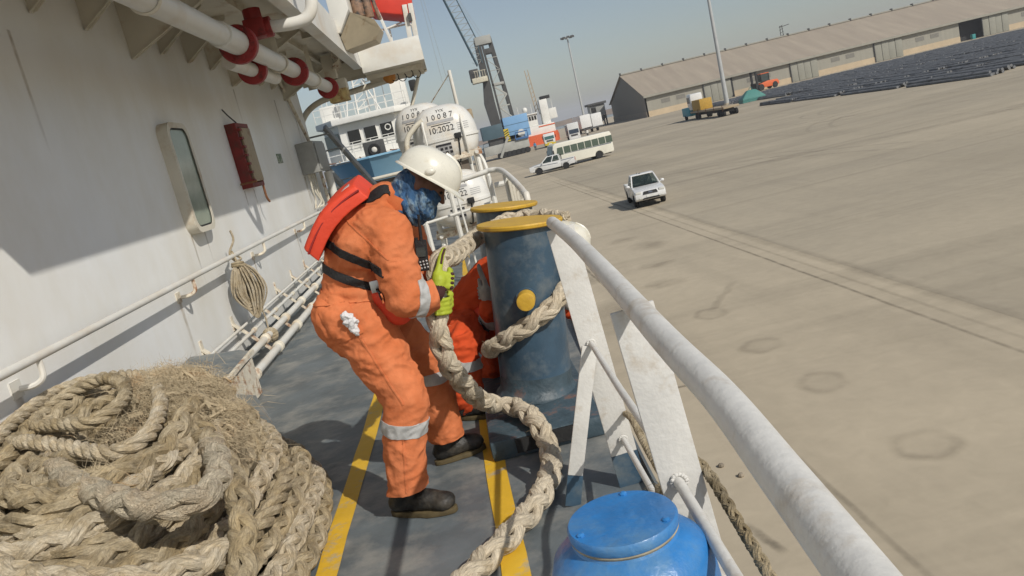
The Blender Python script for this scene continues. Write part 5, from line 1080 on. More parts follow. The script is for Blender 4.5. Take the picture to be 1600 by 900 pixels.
KB('cab', cg, (7.6, 163.2, 12.6), (9.4, 165.2, 15.0), .1); KB('cab_platform', cc, (7.8, 162.6, 12.2), (10.9, 165.6, 13.2)); KB('cab_window', glass('cab_glass', (.03, .04, .045)), (9.41, 163.5, 13.6), (9.5, 164.9, 14.7), 0)
m = MB()
for k in range(5): m.tube([(8.6 + .5 * k, 162.7, 13.2), (8.6 + .5 * k, 162.7, 14.5)], .05, 5)
m.tube([(8.4, 162.7, 14.5), (10.8, 162.7, 14.4)], .06, 5); m.build('cab_rail', cc, K)
B0, B1 = V((9.6, 164, 15.6)), V((1.6, 164, 47)); wv = V((2.1, 0, .5))
m = MB(); m.tube([B0, B1], .16, 6); m.build('boom_chord', ct, K); m = MB(); m.tube([B0 + wv * .5, B0 + wv + (B1 - B0) * .15, B1 + wv], .11, 6); m.build('boom_chord', ct, K)
m = MB(); m.tube([B0 + V((0, 2.2, 0)), B1 + V((0, 2.2, 0))], .12, 6); m.build('boom_chord', ct, K)
m = MB(); n = 26
for k in range(n):
    t0, t1 = k / n, (k + .5) / n; t2 = (k + 1) / n; a = B0 + (B1 - B0) * t0; b = B0 + wv * min(1, .5 + t1 * 3) + (B1 - B0) * t1; c = B0 + (B1 - B0) * t2; m.tube([a, b], .05, 4); m.tube([b, c], .05, 4); m.tube([a, b + V((-1.8, 2.2, 0))], .035, 4)
o = m.build('boom_lacing', cl, K)
for dx in (-3.2, -2.2, 1.7, 2.6):
    m = MB(); b = B1 + V((dx * .1, 0, 0)); e = V((5.2 + dx, 164, 14)) if dx < 0 else V((10.4 + dx * .6, 164, 20.8)); m.tube([b, e], .025, 4); m.build('cable', cl, K)

# ------------------------------------------------------------------ ship moored ahead
s2b = mat('bow_blue', (.20, .38, .52), .4, var=.08, scale=.4, bump=.05, bscale=1); s2w = mat('far_ship_white', (.72, .71, .66), .5, var=.1, scale=.8, bump=0); s2g = glass('wheelhouse_glass', (.012, .013, .015)); s2t = mat('far_ship_tan', (.45, .33, .2), .6, var=.3, scale=2, bump=0)
G = thing('workboat', 'blue-hulled white workboat moored ahead, wheelhouse facing the camera', 'ship', (-5.5, 62, -5.6))
top = [(-10, 78), (-9.6, 64), (-8.3, 56), (-6.9, 51.6), (-5.9, 50.2), (-4.9, 50.0), (-3.7, 51.0), (-2.3, 55), (-1.1, 63), (-.8, 78)]; bot = [(-9.4, 78), (-8.8, 66), (-7.4, 60), (-6.3, 56), (-5.6, 54.6), (-5.2, 54.4), (-4.7, 55.4), (-3.5, 60), (-2.0, 66), (-1.4, 78)]
md_ = [((a[0] * .75 + b[0] * .25), (a[1] * .7 + b[1] * .3)) for a, b in zip(top, bot)]
m = MB(); rings = [[V((x, y, 2.0 + .01 * max(0, y - 50))) for x, y in top], [V((x, y, .75)) for x, y in md_], [V((x, y, -5.8)) for x, y in bot]]; n = len(top); m.add([p for q in rings for p in q], [(k * n + i, k * n + i + 1, (k + 1) * n + i + 1, (k + 1) * n + i) for k in range(2) for i in range(n - 1)]); m.build('hull', s2b, G)
m = MB(); m.prism([(x, y, .75) for x, y in md_], (0, 0, .1)); m.build('foredeck', dgrey, G)
m = MB(); m.tube([p + V((0, 0, .03)) for p in rings[0]], .08, 6); m.build('bulwark_cap', s2b, G)
def GB(nm, mt, a, b, bev=.04, par=None): m = MB(); m.box(a, b); return m.build(nm, mt, par or G, bev=bev)
GB('lower_house', s2w, (-9.2, 60.5, -.5), (-2.0, 76, 1.9)); GB('bridge_deck', s2w, (-9.6, 58.9, 1.95), (-1.9, 76, 2.25))
m = MB(); m.prism([(-7.5, 60, 2.25), (-3.3, 60, 2.25), (-2.3, 61.2, 2.25), (-2.3, 67, 2.25), (-8.9, 67, 2.25), (-8.9, 62, 2.25)], (0, 0, 2.6)); wh_ = m.build('wheelhouse', s2w, G)
m = MB(); m.prism([(-7.8, 59.3, 4.86), (-3.1, 59.3, 4.86), (-1.9, 60.8, 4.86), (-1.9, 67.6, 4.86), (-9.3, 67.6, 4.86), (-9.3, 61.6, 4.86)], (0, 0, .42)); m.build('wheelhouse_roof', s2w, G, bev=.05)
for k in range(3):
    x = -6.98 + 1.22 * k; m = MB(); m.box((x, 59.94, 3.25), (x + 1.0, 59.99, 4.35)); f_ = m.build('window', s2w, wh_, bev=.03); GB('pane', s2g, (x + .06, 59.90, 3.31), (x + .94, 59.945, 4.29), .0, wh_)
m = MB(); m.torus((-3.95, 59.88, 3.95), (0, 1, 0), .2, .04, 16, 6); m.build('clear_view_screen', s2w, G)
for t0, t1 in ((.1, .38), (.48, .92)):
    a = V((-3.3, 59.97, 0)).lerp(V((-2.3, 61.17, 0)), t0); b = V((-3.3, 59.97, 0)).lerp(V((-2.3, 61.17, 0)), t1); m = MB(); m.add([a + V((.02, -.03, 3.4)), b + V((.02, -.03, 3.4)), b + V((.02, -.03, 4.4)), a + V((.02, -.03, 4.4))], [(0, 1, 2, 3)]); m.build('side_window', glass('pale_glass' + str(int(t0 * 100)), (.18, .26, .26)), G)
m = MB(); a, b = V((-8.88, 61.85, 0)), V((-7.6, 60.05, 0)); m.add([a + V((-.03, -.03, 3.2)), b + V((-.03, -.03, 3.2)), b + V((-.03, -.03, 4.3)), a + V((-.03, -.03, 4.3))], [(0, 1, 2, 3)]); m.build('side_window', glass('green_glass', (.1, .15, .15)), G)
def rails(x0, x1, y, z, h, n, nm='railing', mt=None, rr=.03):
    m = MB()
    for k in range(n + 1): x = x0 + (x1 - x0) * k / n; m.tube([(x, y, z), (x, y, z + h)], rr, 5)
    for q in (.5, 1): m.tube([(x0, y, z + h * q), (x1, y, z + h * q)], rr, 5)
    return m.build(nm, mt or s2w, G)
rails(-9.5, -2.0, 59.0, 2.25, 1.0, 8); rails(-9.0, -2.2, 60.2, 5.28, .95, 9); rails(-7.4, -3.4, 59.75, 3.0, .45, 6, 'wiper_rail', None, .025)
GB('deck_speaker', dgrey, (-5.6, 55.2, 1.9), (-4.2, 56.0, 3.1)); m = MB(); m.torus((-4.9, 55.15, 2.5), (0, 1, 0), .32, .1, 18, 6); m.build('ring', black, G); m = MB(); m.ell((-4.9, 55.15, 2.5), (.2, .08, .2)); m.build('lamp_glass', white, G)
GB('red_sign', mat('sign_red', (.55, .03, .06), .5), (-8.4, 58.8, 1.25), (-7.9, 58.86, 1.75), 0); m = MB(); m.ell((-7.1, 58.6, 1.6), (.28, .2, .28)); m.build('brass_bell', mat('brass', (.4, .3, .06), .4), G); m = MB(); m.box((-6.6, 58.6, 1.55), (-6.2, 58.8, 1.85)); m.ell((-3.0, 58.0, 2.6), (.25, .2, .2)); m.build('orange_float', mat('float_orange', (.6, .25, .03), .6), G)
# mast, antennas, funnel on the roof
m = MB()
for x in (-6.1, -5.2, -4.6): m.tube([(x, 63, 5.2), (x + .25, 63, 9.2)], .07, 6)
for k in range(6): z = 5.8 + .6 * k; m.tube([(-6.05 + .03 * k, 63, z), (-4.55 + .03 * k, 63, z + .15)], .05, 5); m.tube([(-6.05, 63, z), (-5.2, 63, z + .6)], .04, 5)
m.tube([(-6.4, 63, 8.2), (-3.6, 63, 8.6)], .06, 6); m.tube([(-6.9, 62, 5.2), (-6.2, 62.8, 8.6)], .06, 6); m.tube([(-4.2, 62, 5.2), (-5.2, 62.8, 7.9)], .06, 6); m.build('lattice_mast', s2w, G)
m = MB(); m.bar((-5.0, 62.6, 8.0), (-2.8, 62.6, 8.3), .2, .15); m.build('radar_scanner', dgrey, G)
for x, z in ((-7.9, 8.2), (-7.5, 7.8), (-8.4, 7.6), (-3.3, 8.4), (-2.5, 7.4), (-8.8, 6.9), (-3.9, 9.2)):
    m = MB(); m.tube([(x, 64, 5.2), (x + .05, 64, z)], .035, 5); m.build('whip_aerial', s2w, G)
GB('searchlight', s2w, (-7.2, 62, 6.6), (-6.6, 62.5, 7.1)); GB('deck_box', s2w, (-8.9, 63, 5.28), (-7.6, 65, 6.6)); GB('funnel', s2w, (-3.3, 64, 5.28), (-2.1, 66, 7.6)); GB('funnel_lamp', black, (-1.75, 62, 6.2), (-1.2, 62.7, 7.0), .1)
m = MB(); m.loft([[V((-3.0 + .35 * r_ * math.cos(a), 63, 7.6 + z + .0)) + V((0, .3 * r_ * math.sin(a), 0)) for a in [2 * math.pi * j / 12 for j in range(12)]] for r_, z in ((1, 0), (1.1, .5), (.8, 1.0), (.2, 1.25))]); m.build('red_cover', mat('cover_red', (.42, .05, .05), .7), G)
for k in range(9): 
    rn = random.Random(k); x = -8.6 + .75 * k; m = MB(); m.tube(spline([(x, 58.5, 2.3), (x + .2, 58.4, 2.0 + rn.random() * .3), (x + .5, 58.5, 2.2)], 4), .05, 5); m.build('pipework', s2t if k % 3 else rust, G)
# ------------------------------------------------------------------ vehicles on the quay
carw = mat('car_white', (.66, .66, .645), .25, var=.04, scale=2, bump=0, spec=.5, coat=.3); busw = mat('bus_cream', (.66, .64, .55), .35, var=.05, scale=1, bump=0)
cgl = glass('car_glass', (.03, .045, .045), .08); bgl = glass('bus_glass', (.075, .105, .08), .08); lampm = mat('lamp_clear', (.62, .62, .58), .2, var=.2, scale=20, bump=0); tyre = mat('tyre', (.02, .02, .02), .8, bump=0); rim = mat('wheel_rim', (.38, .38, .37), .4, metal=.5, bump=0); platem = mat('number_plate', (.7, .7, .66), .5, bump=0); orangel = mat('tail_lamp', (.4, .02, .015), .3, bump=0); bluec = mat('decal_grey', (.10, .12, .16), .4, bump=0)
def see_glass(name, col, k):                          # thin pane: partly see-through, partly mirror of the sky
    m = bpy.data.materials.new(name); m.use_nodes = True; t = m.node_tree; N = t.nodes; L = t.links; b = N['Principled BSDF']; b.inputs['Base Color'].default_value = (*col, 1); b.inputs['Roughness'].default_value = .06; b.inputs['Specular IOR Level'].default_value = .8
    tr = N.new('ShaderNodeBsdfTransparent'); tr.inputs[0].default_value = (.80, .86, .82, 1); ms = N.new('ShaderNodeMixShader'); ms.inputs[0].default_value = k; L.new(tr.outputs[0], ms.inputs[1]); L.new(b.outputs[0], ms.inputs[2]); L.new(ms.outputs[0], N['Material Output'].inputs['Surface']); return m
cgl2 = see_glass('see_through_glass', (.03, .045, .045), .45)
def XF(x, y, hx, hy, z=QZ, k=1.0):                            # local +Y is the way the vehicle faces
    return Matrix.Translation((x, y, z)) @ Matrix.Rotation(math.atan2(-hx, hy), 4, 'Z') @ Matrix.Scale(k, 4)
class Veh:
    def __init__(s, name, label, cat, xf, group=None): s.xf = xf; s.t = thing(name, label, cat, tuple(xf.translation), group)
    def mb(s): m = MB(); m.xf = s.xf; return m
    def box(s, nm, mt, a, b, bev=.0, par=None): m = s.mb(); m.box(a, b); return m.build(nm, mt, par or s.t, bev=bev)
    def quad(s, nm, mt, pts, th=.015, par=None):
        p = [V(q) for q in pts]; n = (p[1] - p[0]).cross(p[2] - p[1]).normalized(); m = s.mb(); m.prism(p, n * th); return m.build(nm, mt, par or s.t)
    def wheel(s, x, y, r, w_, side):
        m = s.mb(); m.lathe([(r * .55, -w_ / 2), (r * .93, -w_ / 2), (r, -w_ * .32), (r, w_ * .32), (r * .93, w_ / 2), (r * .55, w_ / 2)], (x, y, r), (1, 0, 0), 20); w = m.build('wheel', tyre, s.t)
        m = s.mb(); m.lathe([(r * .6, -w_ * .4 * side), (r * .62, w_ * .40 * side), (r * .5, w_ * .46 * side), (r * .42, w_ * .3 * side), (r * .18, w_ * .34 * side), (.01, w_ * .44 * side)], (x, y, r), (1, 0, 0), 16); m.build('rim', rim, w)
def arches(y0, y1, zb, ys, r):
    out = []
    for yc in ys:                                      # from front to back along the sill
        for k in range(9): a = math.pi * k / 8; out.append((yc + r * math.cos(a), zb + r * math.sin(a) * 1.02))
    return out
def face_pane(c00, c10, c11, c01, u0, u1, v0, v1, off):
    def P(u, v): return V(c00).lerp(V(c10), u).lerp(V(c01).lerp(V(c11), u), v)
    a, b, c, d = P(u0, v0), P(u1, v0), P(u1, v1), P(u0, v1); n = (b - a).cross(d - a).normalized() * off
    return [a + n, b + n, c + n, d + n]
def pickup(name, label, xf, double=False, stripe_=False):
    T = Veh(name, label, 'pickup', xf, 'white pickup trucks on the quay'); W = .86; yb = -.95 if double else -.42
    prof = [(2.42, .42), (2.52, .50), (2.53, .74), (2.44, .90), (2.2, .98), (1.25, 1.08), (yb, 1.08), (yb, .42)] + arches(0, 0, .42, (), 0)
    sill = arches(0, 0, .36, (1.55,), .43)[::-1]
    prof = [(2.42, .42), (2.52, .50), (2.53, .76), (2.44, .92), (2.15, 1.0), (1.22, 1.09), (yb, 1.09), (yb, .40)] + [(y, z) for y, z in sill]
    m = T.mb(); m.prism([(-W, y, z) for y, z in prof], (2 * W, 0, 0)); m.build('body', carw, T.t, bev=.05)
    lo = [(-.80, 1.20), (.80, 1.20), (.80, yb + .04), (-.80, yb + .04)]; hi = [(-.63, .42), (.63, .42), (.63, yb + .16), (-.63, yb + .16)]; zl, zh = 1.08, 1.70
    A = [V((x, y, zl)) for x, y in lo]; B = [V((x, y, zh)) for x, y in hi]
    m = T.mb(); m.loft([[p.lerp(q, .94) for p, q in zip(A, B)], [V((p.x * 1.0, p.y, p.z)) for p in B], [V((p.x * .9, p.y * .9, p.z + .03)) for p in B]]); m.build('roof', carw, T.t, bev=.02)
    for p, q in zip(A, B): m = T.mb(); m.bar(p, q, .09, .07, (0, 1, 0)); m.build('pillar', carw, T.t, bev=.015)
    for sx in (-1, 1): m = T.mb(); m.bar((sx * .80, (1.2 + yb) / 2 - .1, zl), (sx * .63, (.42 + yb) / 2, zh), .09, .06, (0, 1, 0)); m.build('pillar', carw, T.t, bev=.01)
    T.box('rear_panel', carw, (-.76, yb + .05, zl), (.76, yb + .09, zl + .18), .01); T.box('dashboard', black, (-.74, .75, 1.0), (.74, 1.12, 1.13), .03); T.box('cab_floor', dgrey, (-.74, yb + .1, 1.0), (.74, .74, 1.095))
    # windscreen, rear window, side windows
    for nm, i, u0, u1 in (('windscreen', 0, .05, .95), ('rear_window', 2, .1, .9)):
        j = (i + 1) % 4; q = face_pane(A[j], A[i], B[i], B[j], u0, u1, .08, .88, -.012 if False else .012); q = [V(p) for p in q]; T.quad(nm, cgl2, q[::-1], -.006)
    for i in (1, 3):
        j = (i + 1) % 4; sp_ = ((.06, .50), (.55, .94)) if double else ((.10, .88),)
        for u0, u1 in sp_: q = face_pane(A[j], A[i], B[i], B[j], u0, u1, .1, .86, .012); T.quad('side_window', cgl2, [V(p) for p in q][::-1], -.006)
    # load bed
    r0 = arches(0, 0, .36, (-1.45,), .43)[::-1]
    pr = [(yb - .03, .40), (yb - .03, 1.05), (-2.48, 1.07), (-2.50, .50), (-2.4, .45)] + [(y, z) for y, z in r0[::-1]]
    for sx in (-1, 1): m = T.mb(); m.prism([(sx * W, y, z) for y, z in pr], (-sx * .07, 0, 0)); m.build('bed_side', carw, T.t, bev=.02)
    T.box('bed_floor', dgrey, (-W + .08, -2.44, .62), (W - .08, yb - .04, .68)); T.box('tailgate', carw, (-W + .08, -2.50, .52), (W - .08, -2.44, 1.05), .02); T.box('chassis', black, (-.6, -2.3, .3), (.6, 2.2, .45)); T.box('rear_bumper', rim, (-.8, -2.62, .42), (.8, -2.51, .55), .02)
    for sx in (-1, 1):
        T.wheel(sx * .76, 1.55, .36, .24, sx); T.wheel(sx * .76, -1.45, .36, .24, sx)
        T.box('headlight', lampm, (sx * .66 - .17, 2.40, .80), (sx * .66 + .17, 2.532, .94), .03); T.box('fog_lamp', lampm, (sx * .55 - .12, 2.525, .52), (sx * .55 + .12, 2.545, .60), .01)
        T.box('tail_lamp', orangel, (sx * .80 - .06, -2.53, .70), (sx * .80 + .06, -2.49, 1.0), .01)
        m = T.mb(); m.ell((sx * 1.0, 1.0, 1.17), (.12, .07, .09)); m.bar((sx * .85, 1.02, 1.12), (sx * .95, 1.0, 1.15), .05, .04); m.build('mirror', carw, T.t)
    T.quad('grille', black, [(-.42, 2.545, .74), (.42, 2.545, .74), (.36, 2.50, .90), (-.36, 2.50, .90)], -.02); m = T.mb(); m.ell((0, 2.55, .82), (.14, .015, .045)); m.build('oval_emblem', bluec, T.t)
    T.box('front_plate', platem, (-.24, 2.53, .56), (.24, 2.548, .67)); T.box('lower_grille', black, (-.48, 2.527, .46), (.48, 2.54, .545)); T.box('rear_plate', platem, (-.25, -2.64, .44), (.25, -2.62, .53)); m = T.mb(); m.tube([(.25, .2, 1.70), (.25, .15, 1.82)], .012, 5); m.ell((.1, .2, 1.72), (.06, .06, .05)); m.build('aerial', black, T.t)
    for x in (-.35, .35): T.box('seat', greyp, (x - .22, -.15, 1.1), (x + .22, 0, 1.42), .04); T.box('headrest', greyp, (x - .12, -.15, 1.43), (x + .12, -.05, 1.58), .03)
    if stripe_:
        for sx in (-1, 1):
            T.quad('side_stripe', bluec, [(sx * (W + .004), 2.0, .90), (sx * (W + .004), -.6, .80), (sx * (W + .004), -.6, .86), (sx * (W + .004), 1.9, .95)], .003 * sx); T.quad('bed_stripe', bluec, [(sx * (W + .004), -1.0, .98), (sx * (W + .004), -2.4, 1.0), (sx * (W + .004), -2.4, 1.06), (sx * (W + .004), -1.0, 1.04)], .003 * sx)
        m = T.mb()
        for sx in (-1, 1): m.tube([(sx * .6, yb - .1, 1.08), (sx * .55, yb - .12, 1.66)], .035, 6)
        m.tube([(-.55, yb - .12, 1.66), (.55, yb - .12, 1.66)], .035, 6); m.build('roll_bar', black, T.t); T.box('roof_beacon', black, (.0, .1, 1.70), (.16, .3, 1.84), .02)
    return T
pickup('pickup_truck', 'white single-cab pickup facing the camera alone on the quay', XF(9.05, 39.6, -.10, -.995, k=.86))
pickup('pickup_truck', 'white double-cab pickup with side stripe parked by the bus', XF(10.0, 82.2, -.985, .17, k=.95), True, True)
# minibus
T = Veh('minibus', 'cream minibus with a row of dark windows beyond the pickup', 'bus', XF(13.6, 85.7, -.985, -.17), None); W = 1.03
sill = [(3.45, .42)] + arches(0, 0, .36, (2.35,), .46)[0:] + arches(0, 0, .36, (-1.75,), .46)[0:] + [(-3.45, .42)]
prof = [(-3.5, .6), (-3.5, 2.3), (-3.35, 2.58), (2.9, 2.62), (3.15, 2.45), (3.45, 1.35), (3.52, .6)] + sill
m = T.mb(); m.prism([(-W, y, z) for y, z in prof], (2 * W, 0, 0)); m.build('body', busw, T.t, bev=.07)
for sx in (-1, 1):
    for k in range(7):
        y0 = 2.05 - .80 * k; T.quad('side_window', bgl, [(sx * (W + .006), y0, 1.42), (sx * (W + .006), y0 - .74, 1.42), (sx * (W + .006), y0 - .74, 2.15), (sx * (W + .006), y0, 2.15)], .006 * sx)
    T.quad('door_window', bgl, [(sx * (W + .006), 2.95, 1.35), (sx * (W + .006), 2.15, 1.35), (sx * (W + .006), 2.15, 2.15), (sx * (W + .006), 2.75, 2.15)], .006 * sx)
    T.wheel(sx * .88, 2.35, .40, .24, sx); T.wheel(sx * .88, -1.75, .40, .24, sx); T.box('headlight', lampm, (sx * .75 - .17, 3.46, .75), (sx * .75 + .17, 3.535, .95), .02); T.box('mirror', black, (sx * 1.15 - .06, 3.2, 1.6), (sx * 1.15 + .06, 3.3, 2.0), .02)
    T.quad('window_band', bluec, [(sx * (W + .005), 2.1, 1.36), (sx * (W + .005), -3.3, 1.30), (sx * (W + .005), -3.3, 1.40), (sx * (W + .005), 2.1, 1.40)], .003 * sx)
T.quad('windscreen', bgl, [(-.92, 3.475, 1.36), (.92, 3.475, 1.36), (.85, 3.17, 2.42), (-.85, 3.17, 2.42)], -.012); T.box('bumper', busw, (-1.0, 3.4, .42), (1.0, 3.58, .66), .03); T.box('rear_window', bgl, (-.8, -3.515, 1.5), (.8, -3.50, 2.2)); T.box('underbody', black, (-.85, -3.2, .3), (.85, 3.2, .5)); T.box('front_plate', platem, (-.25, 3.585, .48), (.25, 3.6, .60))
# trucks in front of the far tug
def truck(label, xf, cabm, bumper, H, glassm, bodym, Lb):
    T = Veh('truck', label, 'truck', xf, 'trucks standing by the crane'); W = 1.15
    prof = [(0, .6), (0, H - .1), (-.2, H), (-1.7, H), (-1.7, .6)] if H > 3 else [(0.05, .6), (.05, 1.5), (-.25, H), (-1.6, H), (-1.6, .6)]
    m = T.mb(); m.prism([(-W, y, z) for y, z in prof], (2 * W, 0, 0)); m.build('cab', cabm, T.t, bev=.08)
    f = .01 if H > 3 else .06; ft = .01 if H > 3 else -.19
    T.quad('windscreen', glassm, [(-1.0, f, 1.55), (1.0, f, 1.55), (.98, ft if H < 3 else f, 2.4), (-.98, ft if H < 3 else f, 2.4)], -.012)
    for sx in (-1, 1): T.quad('side_window', glassm, [(sx * (W + .006), -.3, 1.6), (sx * (W + .006), -1.2, 1.6), (sx * (W + .006), -1.2, 2.3), (sx * (W + .006), -.4, 2.3)], .006 * sx); T.box('mirror', black, (sx * 1.32 - .08, -.1, 1.7), (sx * 1.32 + .08, 0, 2.3), .02); T.box('headlight', lampm, (sx * .85 - .2, .01, .75), (sx * .85 + .2, .13, .98), .02)
    T.box('bumper', bumper, (-1.15, -.2, .35), (1.15, .12, .95), .04); T.box('grille', dgrey, (-.7, .02, 1.05), (.7, .07, 1.4), .02); T.box('front_plate', platem, (-.3, .125, .5), (.3, .14, .66))
    T.box('cargo_body', bodym, (-1.22, -1.9 - Lb, 1.1), (1.22, -1.85, H - .35), .04); T.box('chassis', black, (-.5, -1.9 - Lb, .6), (.5, -.3, 1.05))
    for y in (-.7, -1.9 - Lb * .7, -1.9 - Lb * .7 - 1.2):
        for sx in (-1, 1): T.wheel(sx * .98, y, .5, .3, sx)
    return T
truck('small truck with yellow bumper and green-tinted windscreen beside the orange tug', XF(20.6, 165, -.1, -1), carw, hz, 2.75, glass('truck_glass_green', (.05, .12, .11)), greyp, 5)
truck('tall white box-cab truck standing behind the minibus', XF(25.6, 163.4, -.1, -1), carw, carw, 3.7, glass('truck_glass', (.03, .05, .08)), greyp, 8)
T = Veh('box_trailer', 'white box trailer behind the tall truck', 'trailer', XF(36, 205, .2, -1)); T.box('box', carw, (-2.9, -3, 1.2), (-.1, 3, 4.4), .05); T.box('box', carw, (.1, -3, 1.4), (2.9, 3, 4.6), .05); T.box('chassis', dgrey, (-2.6, -3.2, .8), (2.6, 3.2, 1.19), .02)
for sx in (-1, 1):
    for y in (-2, 2): T.wheel(sx * 1.6, y, .5, .4, sx)
# hopper hut at the near end of the warehouse
T = Veh('loading_hut', 'grey cabin raised on a dark steel hopper beside the warehouse', 'hut', XF(47.5, 250, 0, -1)); T.box('cabin', greyp, (-2.4, -2, 3.2), (2.4, 2, 6.6), .06); T.box('roof', dgrey, (-3.0, -2.6, 6.62), (3.0, 2.6, 7.3), .1); T.box('window', s2g, (.5, 2.02, 4.4), (2.0, 2.1, 6.0))
for x in (-2.2, 2.2):
    for y in (-1.8, 1.8): T.box('leg', dgrey, (x - .2, y - .2, 0), (x + .2, y + .2, 3.19))
m = T.mb(); m.loft([[V((sx * a, sy * a, z)) for sx, sy in ((-1, -1), (1, -1), (1, 1), (-1, 1))] for a, z in ((2.3, 3.1), (2.0, 2.2), (.7, .9))]); m.build('hopper', dgrey, T.t); m = T.mb(); m.bar((3.2, 0, 4), (4.3, 0, .1), 1.0, .2); m.build('stair', cl, T.t)
# flatbed trailer with its tractor
T = Veh('flatbed_trailer', 'long flatbed trailer with teal tractor and yellow load on the quay', 'trailer', XF(40, 121, 0, 1, k=.82)); cyan = mat('teal_cab', (.03, .30, .38), .5, bump=0)
T.box('bed', tan, (-1.4, -11.5, 1.25), (1.4, 7.5, 1.6), .03); T.box('beam', black, (-.6, -11, .7), (.6, 7, 1.24)); T.box('tractor_chassis', cyan, (-1.3, 8.2, .7), (1.3, 13.2, 2.4), .1); T.box('tractor_cab', carw, (-1.25, 6.6, 1.8), (1.25, 9.2, 4.9), .3); T.box('cab_window', cgl, (-1.28, 7.2, 3.2), (-1.255, 8.8, 4.3)); T.box('load', mat('load_yellow', (.45, .27, .04), .6, bump=0), (-1.2, 1.5, 1.61), (1.2, 6.3, 3.6), .08)
for y in (-10.5, -9.2, -7.9, 3.2, 4.6, 11.6):
    for sx in (-1, 1): T.wheel(sx * 1.1, y, .52, .4, sx)
for k in range(4): T.box('stake', rust, (-1.45, -11 + 4.5 * k, .9), (-1.4, -10.8 + 4.5 * k, 1.9))
# forklift
T = Veh('forklift', 'large orange forklift with dark mast in front of the warehouse', 'forklift', XF(84.5, 209, -1, -.25)); fo = mat('forklift_orange', (.62, .12, .03), .5, bump=0)
m = T.mb(); m.prism([(-1.3, y, z) for y, z in ((2.2, .7), (2.2, 1.7), (.8, 2.0), (-.6, 2.2), (-3.4, 2.1), (-3.8, 1.6), (-3.8, .8), (-2.6, .6))], (2.6, 0, 0)); m.build('body', fo, T.t, bev=.1)
for x in (-1.05, 1.05): T.box('mast_rail', black, (x - .2, 2.5, .2), (x + .2, 3.0, 5.2)); T.box('fork', dgrey, (x - .15, 3.0, .15), (x + .15, 5.2, .32))
T.box('carriage', black, (-1.2, 3.0, .3), (1.2, 3.25, 2.2)); T.box('mast_head', black, (-1.25, 2.5, 4.8), (1.25, 2.95, 5.1)); T.box('cab_roof', fo, (-1.1, -1.2, 4.1), (1.1, 1.4, 4.3), .04); T.box('cab_glass', cgl, (-1.0, -1.0, 2.2), (1.0, 1.2, 4.09))
for x in (-1.05, 1.05):
    for y in (-1.1, 1.3): T.box('cab_post', black, (x - .08, y - .08, 1.9), (x + .08, y + .08, 4.1))
for sx in (-1, 1): T.wheel(sx * 1.3, 1.9, .85, .6, sx); T.wheel(sx * 1.2, -2.5, .8, .5, sx)
# teal grab hopper
T = Veh('teal_hopper', 'green-teal tapered hopper standing near the light pole', 'hopper', XF(56.6, 146.5, .1, 1)); tl = mat('hopper_teal', (.07, .23, .2), .6, bump=0)
m = T.mb(); m.loft([[V((sx * a, sy * b, z)) for sx, sy in ((-1, -1), (1, -1), (1, 1), (-1, 1))] for a, b, z in ((2.1, 1.5, .3), (2.1, 1.5, .7), (.8, .6, 2.0), (.5, .4, 2.1))]); m.build('bin', tl, T.t, bev=.05); T.box('skid', tl, (-2.2, -1.6, 0), (2.2, 1.6, .29), .03); m = T.mb(); m.torus((0, 0, 2.2), (0, 1, 0), .3, .06, 12, 5); m.build('lifting_eye', tl, T.t)
# rows of rebar bundles on the quay
steel = mat('rebar_steel', (.19, .195, .20), .7, metal=0, var=.3, scale=1.5, col2=(.08, .08, .085), amt2=.3, scale2=1.2, bump=.3, bscale=8)
protos = []
for v_ in range(5):
    rn = random.Random(900 + v_); m = MB()
    for k in range(7):
        x = -.75 + .25 * k + rn.uniform(-.06, .06); z = .14 + (.22 if 1 <= k <= 5 and rn.random() < .7 else 0); d = rn.uniform(-.08, .08); e0 = rn.uniform(-.5, .3); e1 = rn.uniform(-.3, .5)
        m.tube([(x, -5.8 + e0, z), (x + d, -2, z + rn.uniform(-.03, .05)), (x - d, 2, z + rn.uniform(-.03, .05)), (x, 5.8 + e1, z)], .14, 6)
    for y in (-4, 4): m.box((-.95, y - .08, -.0), (.95, y + .08, .06))
    me = m.build('rebar_bundle', steel, loc=(0, 0, 0)); protos.append(me.data); bpy.data.objects.remove(me)
rn = random.Random(31); cnt = 0
for ix in range(34):
    x = 47.5 + 2.55 * ix
    for iy in range(9):
        y = 74 + 12.9 * iy + rn.uniform(-1, 1) + .05 * ix
        if y > 186 or cnt >= 296: continue
        if y > 118 and x < 57: continue
        if rn.random() < .05: continue
        o = bpy.data.objects.new('rebar_bundle', protos[rn.randrange(5)]); link(o); o.location = (x + rn.uniform(-.3, .3), y, QZ + .0); o.rotation_euler = (0, 0, rn.gauss(0, .025)); cnt += 1
        tag(o, 'dark steel rebar bundle lying in the rows on the quay', 'rebar', 'rebar bundles in rows on the quay')
